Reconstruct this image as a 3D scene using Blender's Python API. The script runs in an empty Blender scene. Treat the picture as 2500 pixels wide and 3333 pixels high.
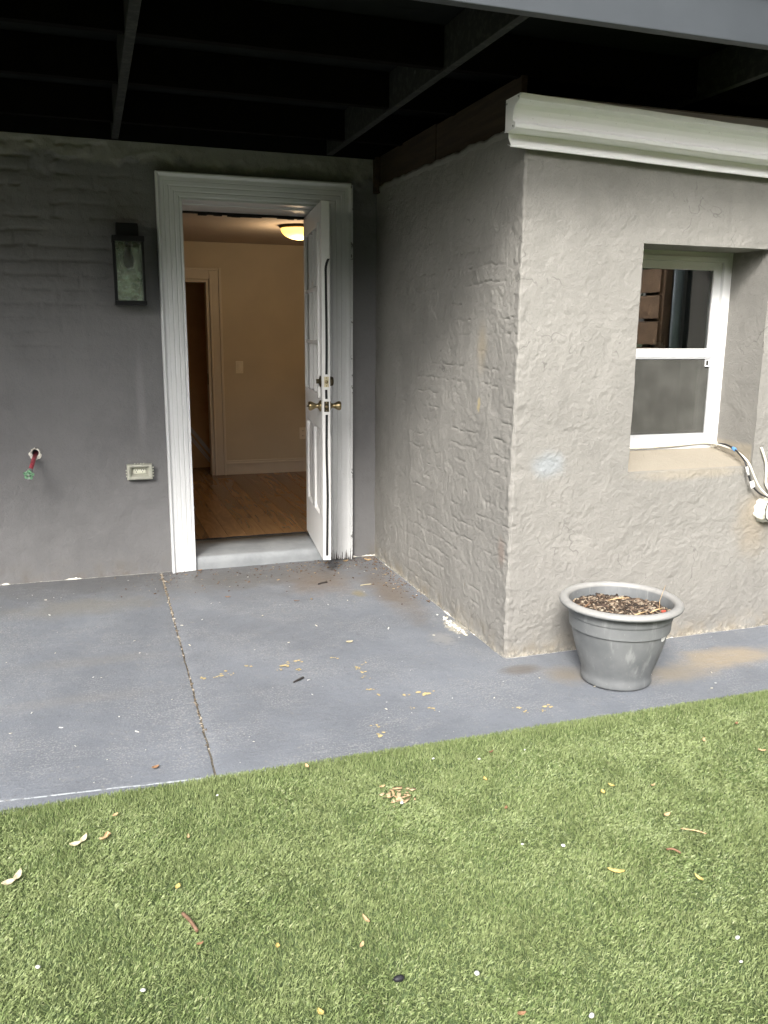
import bpy, math, random
import numpy as np
from mathutils import Vector, Matrix

SC = bpy.context.scene
COL = SC.collection
rng = np.random.default_rng(7)
random.seed(7)

# ------------------------------------------------------------------ camera
cam_d = bpy.data.cameras.new('camera')
cam = bpy.data.objects.new('camera', cam_d)
COL.objects.link(cam)
RT = Vector((0.94636917, -0.32298282, 0.00821571))
UP = Vector((0.05957049, 0.19942688, 0.97810034))
FW = Vector((0.31754804, 0.92515459, -0.20797169))
cam.matrix_world = Matrix(((RT.x, UP.x, -FW.x, -0.4005), (RT.y, UP.y, -FW.y, -5.0926), (RT.z, UP.z, -FW.z, 1.4293), (0, 0, 0, 1)))
cam_d.sensor_fit = 'VERTICAL'
cam_d.sensor_height = 32.0
cam_d.lens = 0.831593 * 32.0
cam_d.clip_start = 0.05
cam_d.clip_end = 2000
SC.camera = cam

# ------------------------------------------------------------------ sky, sun, exposure
SUN_EL, SUN_AZ = math.radians(37), math.radians(180 + 30)     # azimuth from +Y, clockwise
world = bpy.data.worlds.new('World')
SC.world = world
world.use_nodes = True
wt = world.node_tree
bg = wt.nodes['Background']
sky = wt.nodes.new('ShaderNodeTexSky')
sky.sky_type = 'NISHITA'
sky.sun_disc = False
sky.sun_elevation = SUN_EL
sky.sun_rotation = SUN_AZ
sky.air_density = 1.0
sky.dust_density = 4.0
sky.ozone_density = 1.0
hs = wt.nodes.new('ShaderNodeHueSaturation')                   # overcast: a greyer dome
hs.inputs['Saturation'].default_value = 0.35
wt.links.new(sky.outputs[0], hs.inputs['Color'])
wt.links.new(hs.outputs[0], bg.inputs['Color'])
bg.inputs['Strength'].default_value = 0.15
sun_d = bpy.data.lights.new('sun', 'SUN')
sun_d.energy = 1.4
sun_d.angle = math.radians(14)
sun_d.color = (1.0, 0.96, 0.9)
sun = bpy.data.objects.new('sun', sun_d)
COL.objects.link(sun)
sd = Vector((math.sin(SUN_AZ) * math.cos(SUN_EL), math.cos(SUN_AZ) * math.cos(SUN_EL), math.sin(SUN_EL)))
sun.rotation_euler = sd.to_track_quat('Z', 'Y').to_euler()
sun.location = sd * 30
SC.view_settings.view_transform = 'Standard'
SC.view_settings.look = 'None'
SC.view_settings.gamma = 1.0
SC.view_settings.exposure = 1.65
SC.view_settings.use_curve_mapping = False
SC.render.engine = 'CYCLES'
SC.cycles.use_denoising = True
SC.cycles.use_adaptive_sampling = True
SC.cycles.adaptive_threshold = 0.02
SC.cycles.max_bounces = 5
SC.cycles.diffuse_bounces = 3
SC.cycles.glossy_bounces = 3
SC.cycles.transmission_bounces = 6
SC.cycles.transparent_max_bounces = 12
SC.cycles.debug_use_spatial_splits = True
SC.cycles.caustics_reflective = False
SC.cycles.caustics_refractive = False
SC.cycles.sample_clamp_indirect = 6.0

# ------------------------------------------------------------------ noise (numpy)
def perlin(x, y, seed=0):
    r = np.random.default_rng(seed)
    perm = r.permutation(512)
    ang = r.random(512) * 2 * np.pi
    gx, gy = np.cos(ang), np.sin(ang)
    xi, yi = np.floor(x).astype(int), np.floor(y).astype(int)
    xf, yf = x - xi, y - yi
    def g(ix, iy, fx, fy):
        h = perm[(perm[ix & 511] + iy) & 511]
        return gx[h] * fx + gy[h] * fy
    u = xf * xf * xf * (xf * (xf * 6 - 15) + 10)
    v = yf * yf * yf * (yf * (yf * 6 - 15) + 10)
    a = g(xi, yi, xf, yf); b = g(xi + 1, yi, xf - 1, yf)
    c = g(xi, yi + 1, xf, yf - 1); d = g(xi + 1, yi + 1, xf - 1, yf - 1)
    return (a + u * (b - a) + v * ((c + u * (d - c)) - (a + u * (b - a)))) * 1.5

def fbm(x, y, seed=0, octv=4, gain=0.5):
    s = np.zeros_like(x, dtype=float); amp = 1.0
    for i in range(octv):
        s += amp * perlin(x * 2 ** i, y * 2 ** i, seed + i * 13)
        amp *= gain
    return s

def sstep(a, b, x):
    t = np.clip((x - a) / (b - a), 0, 1)
    return t * t * (3 - 2 * t)

def stucco(s, z, seed, rough=1.0, lips=1.0):
    wx = s + 0.05 * fbm(s * 4, z * 4, seed + 1, 4, 0.6)
    wz = z + 0.05 * fbm(s * 4 + 9, z * 4 + 5, seed + 2, 4, 0.6)
    h = 0.0040 * fbm(wx * 3.2, wz * 3.2, seed + 3, 4, 0.6)
    out = h
    for k, (ang, st, fr) in enumerate(((0.55, 2.2, 3.6), (-0.45, 2.6, 4.6), (1.2, 1.8, 6.5))):
        ca, sa = math.cos(ang), math.sin(ang)
        a = (wx * ca + wz * sa) * fr / st
        b = (-wx * sa + wz * ca) * fr
        n = fbm(a, b, seed + 20 + 7 * k, 4, 0.55) * 3.2
        f = n - np.floor(n)
        saw = np.where(f < 0.93, f / 0.93, (1 - f) / 0.07) - 0.5
        m = sstep(0.12, 0.60, fbm(s * 2.6 + 3 * k, z * 2.6 - k, seed + 60 + k, 4, 0.65))
        out = out + 0.0030 * lips * saw * m
    out = out + rough * (0.0014 * fbm(wx * 22, wz * 22, seed + 5, 4, 0.6) + 0.0008 * perlin(s * 60, z * 60, seed + 6))
    pit = perlin(s * 26, z * 34, seed + 8)
    out = out - 0.005 * sstep(0.74, 0.86, pit) * lips
    return out

# ------------------------------------------------------------------ mesh helpers
def link(o, parent=None):
    COL.objects.link(o)
    if parent is not None:
        o.parent = parent
    return o

def mesh_np(name, verts, faces, mat=None, parent=None, smooth=False):
    verts = np.asarray(verts, dtype=np.float32)
    faces = np.asarray(faces, dtype=np.int32)
    me = bpy.data.meshes.new(name)
    n = faces.shape[1]
    me.vertices.add(len(verts)); me.vertices.foreach_set('co', verts.ravel())
    me.loops.add(faces.size); me.loops.foreach_set('vertex_index', faces.ravel())
    me.polygons.add(len(faces))
    me.polygons.foreach_set('loop_start', np.arange(0, faces.size, n, dtype=np.int32))
    me.polygons.foreach_set('loop_total', np.full(len(faces), n, dtype=np.int32))
    me.update(calc_edges=True)
    if smooth:
        me.polygons.foreach_set('use_smooth', np.ones(len(faces), dtype=bool))
    if mat: me.materials.append(mat)
    return link(bpy.data.objects.new(name, me), parent)

class MB:
    """collects simple shapes and builds ONE mesh object"""
    def __init__(self): self.v = []; self.f = []; self.sm = []
    def add(self, vs, fs, smooth=False):
        b = len(self.v)
        self.v += [tuple(p) for p in vs]
        self.f += [tuple(i + b for i in f) for f in fs]
        self.sm += [smooth] * len(fs)
        return self
    def box(self, x0, x1, y0, y1, z0, z1):
        return self.add([(x0, y0, z0), (x1, y0, z0), (x1, y1, z0), (x0, y1, z0), (x0, y0, z1), (x1, y0, z1), (x1, y1, z1), (x0, y1, z1)],
                        [(0, 3, 2, 1), (4, 5, 6, 7), (0, 1, 5, 4), (1, 2, 6, 5), (2, 3, 7, 6), (3, 0, 4, 7)])
    def tube(self, pts, r, n=10, cap=True, smooth=True):
        pts = [Vector(p) for p in pts]
        rs = r if isinstance(r, (list, tuple)) else [r] * len(pts)
        rings = []; prev = None
        for i, p in enumerate(pts):
            t = (pts[min(i + 1, len(pts) - 1)] - pts[max(i - 1, 0)]).normalized()
            if prev is None:
                a = t.orthogonal().normalized()
            else:
                a = (prev - t * prev.dot(t)).normalized()
            prev = a
            b = t.cross(a)
            rings.append([p + (a * math.cos(2 * math.pi * k / n) + b * math.sin(2 * math.pi * k / n)) * rs[i] for k in range(n)])
        vs = [q for rg in rings for q in rg]
        fs = [(i * n + k, i * n + (k + 1) % n, (i + 1) * n + (k + 1) % n, (i + 1) * n + k) for i in range(len(pts) - 1) for k in range(n)]
        self.add(vs, fs, smooth)
        if cap:
            b = len(self.v) - len(vs)
            self.f.append(tuple(b + k for k in range(n - 1, -1, -1))); self.sm.append(False)
            e = b + (len(pts) - 1) * n
            self.f.append(tuple(e + k for k in range(n))); self.sm.append(False)
        return self
    def lathe(self, prof, origin, axis=(0, 0, 1), n=32, smooth=True):
        """prof: list of (radius, distance along axis)"""
        ax = Vector(axis).normalized(); a = ax.orthogonal().normalized(); b = ax.cross(a); o = Vector(origin)
        vs = []
        for r, h in prof:
            for k in range(n):
                t = 2 * math.pi * k / n
                vs.append(o + ax * h + (a * math.cos(t) + b * math.sin(t)) * max(r, 1e-5))
        fs = [(i * n + k, i * n + (k + 1) % n, (i + 1) * n + (k + 1) % n, (i + 1) * n + k) for i in range(len(prof) - 1) for k in range(n)]
        return self.add(vs, fs, smooth)
    def build(self, name, mat=None, parent=None, bevel=0, seg=2, matrix=None):
        me = bpy.data.meshes.new(name)
        vs = self.v if matrix is None else [tuple(matrix @ Vector(p)) for p in self.v]
        me.from_pydata(vs, [], self.f)
        me.polygons.foreach_set('use_smooth', self.sm)
        me.update()
        if mat: me.materials.append(mat)
        o = link(bpy.data.objects.new(name, me), parent)
        if bevel:
            m = o.modifiers.new('edge', 'BEVEL'); m.width = bevel; m.segments = seg; m.limit_method = 'ANGLE'; m.angle_limit = math.radians(40)
        return o

def holed(mb, u0, u1, w0, w1, holes, t0, t1, put):
    """slab in the u-w plane with rectangular holes, thickness t0..t1; put(u,t,w) -> xyz"""
    us = sorted({u0, u1, *[h[0] for h in holes], *[h[1] for h in holes]})
    ws = sorted({w0, w1, *[h[2] for h in holes], *[h[3] for h in holes]})
    def solid(i, j):
        if i < 0 or j < 0 or i >= len(us) - 1 or j >= len(ws) - 1: return False
        cu, cw = (us[i] + us[i + 1]) / 2, (ws[j] + ws[j + 1]) / 2
        return not any(h[0] < cu < h[1] and h[2] < cw < h[3] for h in holes)
    for i in range(len(us) - 1):
        for j in range(len(ws) - 1):
            if not solid(i, j): continue
            a, b, c, d = us[i], us[i + 1], ws[j], ws[j + 1]
            mb.add([put(a, t0, c), put(b, t0, c), put(b, t0, d), put(a, t0, d)], [(0, 1, 2, 3)])
            mb.add([put(a, t1, c), put(b, t1, c), put(b, t1, d), put(a, t1, d)], [(3, 2, 1, 0)])
            if not solid(i - 1, j): mb.add([put(a, t0, c), put(a, t0, d), put(a, t1, d), put(a, t1, c)], [(0, 1, 2, 3)])
            if not solid(i + 1, j): mb.add([put(b, t0, c), put(b, t0, d), put(b, t1, d), put(b, t1, c)], [(3, 2, 1, 0)])
            if not solid(i, j - 1): mb.add([put(a, t0, c), put(b, t0, c), put(b, t1, c), put(a, t1, c)], [(3, 2, 1, 0)])
            if not solid(i, j + 1): mb.add([put(a, t0, d), put(b, t0, d), put(b, t1, d), put(a, t1, d)], [(0, 1, 2, 3)])
    return mb

def tag(o, label=None, cat=None, group=None, kind=None):
    if label: o['label'] = label
    if cat: o['category'] = cat
    if group: o['group'] = group
    if kind: o['kind'] = kind
    return o

def thing(name, label, cat, loc=(0, 0, 0), group=None):
    o = link(bpy.data.objects.new(name, None)); o.empty_display_size = 0.1
    o['base'] = 0
    del o['base']
    # parts keep world coordinates: the empty stands at the thing's base, children are offset back
    o.location = loc
    return tag(o, label, cat, group)

def adopt(o, root):
    o.parent = root
    return o

# ------------------------------------------------------------------ materials
class NT:
    def __init__(self, name):
        self.m = bpy.data.materials.new(name); self.m.use_nodes = True
        self.t = self.m.node_tree; self.b = self.t.nodes['Principled BSDF']
        self.tc = self.t.nodes.new('ShaderNodeTexCoord'); self.co = self.tc.outputs['Object']; self.cache = {}
    def n(self, typ, **kw):
        nd = self.t.nodes.new(typ)
        for k, v in kw.items(): setattr(nd, k, v)
        return nd
    def set(self, sock, v):
        if isinstance(v, bpy.types.NodeSocket): self.t.links.new(v, sock)
        else: sock.default_value = v
    def math(self, op, a, b=0.0, clamp=False):
        nd = self.n('ShaderNodeMath', operation=op); nd.use_clamp = clamp
        self.set(nd.inputs[0], a); self.set(nd.inputs[1], b)
        return nd.outputs[0]
    def scale(self, v):
        nd = self.n('ShaderNodeMapping'); self.t.links.new(self.co, nd.inputs[0])
        nd.inputs['Scale'].default_value = v
        return nd.outputs[0]
    def noise(self, scale, detail=4, rough=0.55, vec=None, dist=0.0):
        key = (scale, dist)
        if vec is None and key in self.cache: return self.cache[key]
        detail = min(detail, 4)
        nd = self.n('ShaderNodeTexNoise')
        self.t.links.new(vec or self.co, nd.inputs['Vector'])
        nd.inputs['Scale'].default_value = scale; nd.inputs['Detail'].default_value = detail
        nd.inputs['Roughness'].default_value = rough; nd.inputs['Distortion'].default_value = dist
        if vec is None: self.cache[key] = nd.outputs['Fac']
        return nd.outputs['Fac']
    def ramp(self, x, lo, hi, a=0.0, b=1.0):
        nd = self.n('ShaderNodeMapRange'); nd.interpolation_type = 'SMOOTHSTEP'
        self.set(nd.inputs['Value'], x)
        nd.inputs['From Min'].default_value = lo; nd.inputs['From Max'].default_value = hi
        nd.inputs['To Min'].default_value = a; nd.inputs['To Max'].default_value = b
        return nd.outputs[0]
    def mix(self, fac, a, b, mode='MIX'):
        nd = self.n('ShaderNodeMix', data_type='RGBA', blend_type=mode)
        self.set(nd.inputs[0], fac)
        self.set(nd.inputs[6], (*a, 1) if isinstance(a, tuple) and len(a) == 3 else a)
        self.set(nd.inputs[7], (*b, 1) if isinstance(b, tuple) and len(b) == 3 else b)
        return nd.outputs[2]
    def xyz(self):
        nd = self.n('ShaderNodeSeparateXYZ'); self.t.links.new(self.co, nd.inputs[0])
        return nd.outputs
    def blob(self, c, r, soft=0.5, wob=0.0, wscale=6):
        """1 inside an ellipsoid patch, 0 outside, ragged edge"""
        sub = self.n('ShaderNodeVectorMath', operation='SUBTRACT'); self.t.links.new(self.co, sub.inputs[0]); sub.inputs[1].default_value = c
        dv = self.n('ShaderNodeVectorMath', operation='DIVIDE'); self.t.links.new(sub.outputs[0], dv.inputs[0]); dv.inputs[1].default_value = r
        ln = self.n('ShaderNodeVectorMath', operation='LENGTH'); self.t.links.new(dv.outputs[0], ln.inputs[0])
        d = ln.outputs['Value']
        if wob:
            d = self.math('ADD', d, self.math('MULTIPLY', self.math('SUBTRACT', self.noise(wscale, 5, 0.65), 0.5), wob))
        return self.ramp(d, 1.0, 1.0 - soft)
    def bump(self, h, strength=0.3, dist=0.005):
        nd = self.n('ShaderNodeBump'); nd.inputs['Strength'].default_value = strength; nd.inputs['Distance'].default_value = dist
        self.set(nd.inputs['Height'], h); self.t.links.new(nd.outputs[0], self.b.inputs['Normal'])
    def done(self, col, rough=0.6, metal=0.0, spec=None):
        self.set(self.b.inputs['Base Color'], (*col, 1) if isinstance(col, tuple) and len(col) == 3 else col)
        self.set(self.b.inputs['Roughness'], rough); self.b.inputs['Metallic'].default_value = metal
        if spec is not None: self.b.inputs['Specular IOR Level'].default_value = spec
        return self.m

def simple(name, col, rough=0.6, metal=0.0, var=0.12, scale=25, bump=0.0, bscale=200, spec=None):
    N = NT(name)
    n1 = N.noise(scale, 4)
    c = N.mix(N.ramp(n1, 0.3, 0.7), tuple(v * (1 - var) for v in col), tuple(min(1, v * (1 + var)) for v in col))
    if bump: N.bump(N.noise(bscale, 3), bump, 0.002)
    return N.done(c, rough, metal, spec)

def m_wall(name, base, kind):
    N = NT(name)
    big = N.noise(1.6, 4, 0.6); mid = N.noise(9, 5, 0.6); fine = N.noise(55, 5, 0.65)
    c = N.mix(N.ramp(big, 0.32, 0.68), tuple(v * 0.90 for v in base), tuple(v * 1.07 for v in base))
    c = N.mix(N.ramp(mid, 0.35, 0.75, 0, 0.5), c, tuple(v * 1.14 for v in base))
    c = N.mix(N.ramp(fine, 0.55, 0.8, 0, 0.35), c, tuple(v * 0.7 for v in base))
    # vertical rain streaks
    st = N.noise(1.0, 4, 0.6, vec=N.scale((14, 14, 0.9)))
    c = N.mix(N.ramp(st, 0.55, 0.75, 0, 0.22), c, tuple(v * 0.75 for v in base))
    x, y, z = N.xyz()
    if kind == 'house':
        # bare, paler mortar ledge along the top
        e = N.math('ADD', z, N.math('MULTIPLY', N.math('SUBTRACT', N.noise(5, 4, 0.6), 0.5), 0.22))
        c = N.mix(N.ramp(e, 2.30, 2.34, 0, 0.8), c, (0.27, 0.265, 0.24))
        c = N.mix(N.math('MULTIPLY', N.ramp(z, 0.16, 0.0), N.ramp(N.noise(9, 5), 0.4, 0.7, 0, 0.45)), c, (0.13, 0.11, 0.08))
        c = N.mix(N.blob((-0.13, 0, 1.05), (0.035, 0.2, 0.42), 0.8, 0.8, 9), c, tuple(v * 1.22 for v in base))
    else:
        c = N.mix(N.math('MULTIPLY', N.blob((1.455, -1.872, 0.868), (0.115, 0.2, 0.085), 0.85, 0.9, 9), 0.42), c, (0.32, 0.37, 0.41))
        c = N.mix(N.math('MULTIPLY', N.blob((1.28, -1.52, 1.37), (0.2, 0.07, 0.16), 0.9, 0.8, 9), 0.45), c, (0.29, 0.24, 0.16))
        c = N.mix(N.math('MULTIPLY', N.blob((1.28, -1.52, 1.10), (0.2, 0.022, 0.045), 0.6, 1.0, 55), 0.7), c, (0.40, 0.33, 0.18))
        c = N.mix(N.math('MULTIPLY', N.blob((1.28, -1.80, 0.48), (0.2, 0.05, 0.10), 0.9, 0.8, 9), 0.4), c, (0.27, 0.19, 0.15))
        # cement-coloured sill and dirt around the pipe
        sill = N.math('MULTIPLY', N.math('MULTIPLY', N.ramp(y, -1.868, -1.855), N.ramp(z, 0.93, 0.90)), N.ramp(x, 1.80, 1.84))
        c = N.mix(N.math('MULTIPLY', sill, 0.8), c, (0.31, 0.275, 0.215))
        c = N.mix(N.math('MULTIPLY', N.blob((2.2, -1.88, 0.80), (0.42, 0.3, 0.045), 0.8, 0.7, 9), 0.65), c, (0.32, 0.285, 0.225))
        c = N.mix(N.math('MULTIPLY', N.blob((2.60, -1.872, 0.55), (0.16, 0.2, 0.26), 0.9, 0.8, 9), 0.5), c, (0.28, 0.23, 0.16))
        c = N.mix(N.math('MULTIPLY', N.ramp(z, 0.13, 0.0), N.ramp(N.noise(9, 5), 0.38, 0.7, 0, 0.6)), c, (0.22, 0.18, 0.12))
        c = N.mix(N.math('MULTIPLY', N.ramp(z, 0.035, 0.0), N.ramp(N.noise(55, 4), 0.42, 0.62, 0, 0.8)), c, (0.44, 0.41, 0.34))
    def ridged(scale, vec=None):
        nd = N.n('ShaderNodeTexNoise'); nd.noise_type = 'RIDGED_MULTIFRACTAL'; nd.normalize = True
        N.t.links.new(vec or N.co, nd.inputs['Vector']); nd.inputs['Scale'].default_value = scale
        nd.inputs['Detail'].default_value = 3; nd.inputs['Roughness'].default_value = 0.6; nd.inputs['Distortion'].default_value = 0.6
        return nd.outputs['Fac']
    if kind != 'house':
        vo = N.n('ShaderNodeTexVoronoi'); vo.feature = 'DISTANCE_TO_EDGE'; vo.inputs['Scale'].default_value = 3.3
        off = N.n('ShaderNodeVectorMath', operation='MULTIPLY_ADD'); dn = N.n('ShaderNodeTexNoise'); dn.inputs['Scale'].default_value = 6; dn.inputs['Detail'].default_value = 3
        N.t.links.new(N.co, dn.inputs['Vector']); N.t.links.new(dn.outputs['Color'], off.inputs[0]); off.inputs[1].default_value = (0.30, 0.30, 0.30); N.t.links.new(N.co, off.inputs[2])
        N.t.links.new(off.outputs[0], vo.inputs['Vector'])
        crack = N.math('MULTIPLY', N.ramp(vo.outputs['Distance'], 0.012, 0.003), N.ramp(N.noise(1.6, 4, 0.6), 0.53, 0.58))
        crack = N.math('MULTIPLY', crack, N.ramp(mid, 0.45, 0.55))
        c = N.mix(N.math('MULTIPLY', crack, 0.45), c, tuple(v * 0.35 for v in base))
    patch = N.ramp(N.noise(1.6, 4, 0.6), 0.42, 0.60, 0.0, 1.0)
    rg = N.math('MULTIPLY', ridged(17), patch)
    hgt = N.math('ADD', N.math('MULTIPLY', rg, 0.75 if kind != 'house' else 0.35), N.math('ADD', N.math('MULTIPLY', N.noise(55, 5, 0.65), 1.0), N.math('MULTIPLY', N.noise(150, 3), 0.7)))
    N.bump(hgt, 0.6 if kind != 'house' else 0.55, 0.006)
    return N.done(c, 0.88, 0, 0.25)

M = {}
M['wall_house'] = m_wall('house_paint', (0.172, 0.171, 0.172), 'house')
M['wall_ext'] = m_wall('extension_paint', (0.232, 0.225, 0.208), 'ext')

def m_floor():
    N = NT('painted_concrete')
    base = (0.160, 0.174, 0.197)
    big = N.noise(1.3, 5, 0.62); mid = N.noise(7, 6, 0.65); fine = N.noise(130, 3, 0.6)
    c = N.mix(N.ramp(big, 0.3, 0.7), tuple(v * 0.86 for v in base), tuple(v * 1.12 for v in base))
    c = N.mix(N.ramp(mid, 0.5, 0.78, 0, 0.4), c, (0.195, 0.204, 0.218))
    worn = N.math('MULTIPLY', N.ramp(N.noise(130, 3, 0.7), 0.52, 0.64), N.ramp(N.noise(3.0, 4, 0.6), 0.40, 0.62, 0.15, 0.9))
    c = N.mix(worn, c, (0.29, 0.29, 0.285))
    c = N.mix(N.ramp(N.noise(38, 5, 0.7), 0.60, 0.70, 0, 0.55), c, (0.10, 0.10, 0.11))
    c = N.mix(N.math('MULTIPLY', N.ramp(N.noise(38, 5, 0.7), 0.42, 0.32), N.ramp(mid, 0.42, 0.6, 0, 0.55)), c, (0.26, 0.25, 0.225))
    x, y, z = N.xyz()
    def stain_shade(ctr, r, col, k, soft=0.9, wob=0.9, ws=7):
        nonlocal c
        c = N.mix(N.math('MULTIPLY', N.blob(ctr, r, soft, wob, ws), k), c, col)
    stain_shade((0.80, -0.42, 0), (0.30, 0.42, 0.3), (0.17, 0.125, 0.085), 0.75)
    stain_shade((0.35, -0.30, 0), (0.45, 0.25, 0.3), (0.145, 0.138, 0.125), 0.6)
    stain_shade((1.12, -0.75, 0), (0.16, 0.75, 0.3), (0.15, 0.115, 0.08), 0.7)
    stain_shade((0.1, -0.1, 0), (2.2, 0.62, 0.3), (0.105, 0.102, 0.098), 0.7)  # dirt near the door, painted darker for the shade under the deck
    stain_shade((-0.5, -0.55, 0), (0.6, 0.22, 0.3), (0.20, 0.185, 0.15), 0.45)
    stain_shade((-0.45, -1.35, 0), (0.45, 0.10, 0.3), (0.20, 0.19, 0.17), 0.28)
    stain_shade((-0.55, -1.75, 0), (0.5, 0.08, 0.3), (0.20, 0.19, 0.175), 0.25)
    stain_shade((0.95, -0.75, 0), (0.05, 0.10, 0.3), (0.25, 0.20, 0.08), 0.55)
    stain_shade((1.29, -2.01, 0), (0.13, 0.07, 0.3), (0.13, 0.115, 0.10), 0.8, 0.7, 0.5)
    stain_shade((1.46, -2.12, 0), (0.16, 0.14, 0.3), (0.20, 0.175, 0.14), 0.8)
    stain_shade((1.90, -2.25, 0), (0.30, 0.13, 0.3), (0.235, 0.205, 0.16), 0.8)
    stain_shade((2.25, -2.16, 0), (0.34, 0.15, 0.3), (0.30, 0.25, 0.18), 0.85, 0.7)
    stain_shade((2.7, -2.35, 0), (0.30, 0.12, 0.3), (0.27, 0.235, 0.18), 0.7)
    stain_shade((1.24, -1.42, 0), (0.055, 0.13, 0.3), (0.48, 0.44, 0.34), 0.6, 0.35, 1.5, 38)
    stain_shade((1.12, -1.55, 0), (0.09, 0.12, 0.3), (0.34, 0.32, 0.28), 0.3, 0.8, 1.6, 38)
    # chalky scrape close to the turf
    ln = N.math('ADD', N.math('MULTIPLY', x, -0.085), -2.517)
    ln = N.math('ADD', ln, N.math('MULTIPLY', N.math('SUBTRACT', N.noise(7, 3), 0.5), 0.008))
    d = N.math('ABSOLUTE', N.math('SUBTRACT', y, ln))
    sc = N.math('MULTIPLY', N.ramp(d, 0.006, 0.001), N.math('MULTIPLY', N.ramp(x, 0.42, -0.25), N.ramp(N.noise(38, 4, 0.7), 0.36, 0.54, 0.05, 0.75)))
    c = N.mix(sc, c, (0.62, 0.66, 0.68))
    ed = N.math('MULTIPLY', N.ramp(y, -2.505, -2.522), N.math('MULTIPLY', N.ramp(x, 0.4, -0.2), N.ramp(N.noise(38, 4, 0.7), 0.42, 0.6, 0, 0.8)))
    c = N.mix(ed, c, (0.55, 0.58, 0.60))
    # broom finish
    br = N.noise(1.0, 3, 0.6, vec=N.scale((9, 160, 1)))
    c = N.mix(N.math('MULTIPLY', N.ramp(br, 0.52, 0.70), N.ramp(N.noise(3.0, 4, 0.6), 0.42, 0.6, 0.1, 0.55)), c, (0.27, 0.28, 0.29))
    h = N.math('ADD', N.math('MULTIPLY', N.noise(38, 5, 0.65), 1.0), N.math('ADD', N.math('MULTIPLY', br, 0.5), N.math('MULTIPLY', fine, 0.4)))
    N.bump(h, 0.6, 0.005)
    return N.done(c, N.ramp(mid, 0.3, 0.7, 0.48, 0.66), 0, 0.35)
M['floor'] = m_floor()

def m_white(name, base=(0.74, 0.745, 0.735), rot=False, grime=0.3):
    N = NT(name)
    c = N.mix(N.ramp(N.noise(6, 5, 0.6), 0.35, 0.75, 0, grime), base, tuple(v * 0.72 for v in base))
    sp = N.ramp(N.noise(120, 3, 0.6), 0.66, 0.74, 0, 0.5)
    c = N.mix(sp, c, (0.35, 0.34, 0.31))
    if rot:
        x, y, z = N.xyz()
        streak = N.noise(1.0, 4, 0.7, vec=N.scale((150, 150, 9)))
        hgt = N.math('ADD', z, N.math('MULTIPLY', N.ramp(streak, 0.35, 0.75), -0.10))
        c = N.mix(N.math('MULTIPLY', N.ramp(hgt, 0.0, -0.03), N.ramp(x, 0.9, 0.95)), c, (0.04, 0.032, 0.025))
        c = N.mix(N.math('MULTIPLY', N.math('MULTIPLY', N.ramp(x, 1.106, 1.112), N.ramp(N.noise(14, 5, 0.7), 0.56, 0.62)), 0.8), c, (0.06, 0.05, 0.045))
    N.bump(N.noise(45, 4), 0.08, 0.002)
    return N.done(c, 0.42, 0, 0.45)
M['trim'] = m_white('white_trim_paint', (0.70, 0.71, 0.715), rot=True, grime=0.2)
M['doorwhite'] = m_white('door_paint', (0.72, 0.715, 0.70), grime=0.22)
M['vinyl'] = m_white('white_vinyl', (0.70, 0.705, 0.71), grime=0.15)
M['gutter'] = m_white('gutter_enamel', (0.90, 0.895, 0.895), grime=0.08)
M['inwall'] = simple('interior_wall_paint', (0.62, 0.55, 0.44), 0.8, var=0.04, scale=3)
M['inceil'] = simple('interior_ceiling_paint', (0.60, 0.52, 0.45), 0.85, var=0.03, scale=3)
M['switch'] = simple('switch_plastic', (0.85, 0.80, 0.70), 0.4, var=0.02)
M['intrim'] = simple('interior_trim_paint', (0.66, 0.60, 0.52), 0.5, var=0.03, scale=5)
M['hall'] = simple('hallway_wall_paint', (0.66, 0.38, 0.17), 0.8, var=0.12, scale=3)
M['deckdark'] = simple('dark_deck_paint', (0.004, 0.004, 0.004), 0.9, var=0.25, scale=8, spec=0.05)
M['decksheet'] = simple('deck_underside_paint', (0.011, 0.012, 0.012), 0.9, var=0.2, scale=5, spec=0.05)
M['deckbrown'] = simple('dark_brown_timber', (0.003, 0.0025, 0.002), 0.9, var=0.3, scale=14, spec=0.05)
M['black'] = simple('black_powder_coat', (0.006, 0.0065, 0.007), 0.55, var=0.2, spec=0.25)
M['rubber'] = simple('black_foam_strip', (0.012, 0.012, 0.013), 0.9)
M['dark'] = simple('dark_gap', (0.01, 0.009, 0.008), 0.95)
M['brass'] = simple('antique_brass', (0.34, 0.27, 0.15), 0.28, 1.0, var=0.25, scale=40)
M['brassdark'] = simple('tarnished_brass', (0.09, 0.075, 0.05), 0.4, 1.0, var=0.3, scale=40)
M['brasspale'] = simple('pale_brass_plate', (0.62, 0.55, 0.36), 0.4, 0.7, var=0.1)

def m_joist():
    N = NT('joist_grey_paint')
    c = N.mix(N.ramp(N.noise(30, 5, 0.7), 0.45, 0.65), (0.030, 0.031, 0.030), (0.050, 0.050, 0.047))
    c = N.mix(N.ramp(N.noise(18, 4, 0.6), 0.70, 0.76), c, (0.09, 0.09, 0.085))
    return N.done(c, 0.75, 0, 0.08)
M['joist'] = m_joist()

def m_fascia():
    N = NT('grey_fascia_paint')
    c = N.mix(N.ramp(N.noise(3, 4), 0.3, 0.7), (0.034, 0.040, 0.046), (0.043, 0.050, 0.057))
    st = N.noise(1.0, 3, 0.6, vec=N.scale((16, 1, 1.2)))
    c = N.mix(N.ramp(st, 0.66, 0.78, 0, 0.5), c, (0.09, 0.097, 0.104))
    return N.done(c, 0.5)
M['fascia'] = m_fascia()

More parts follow.
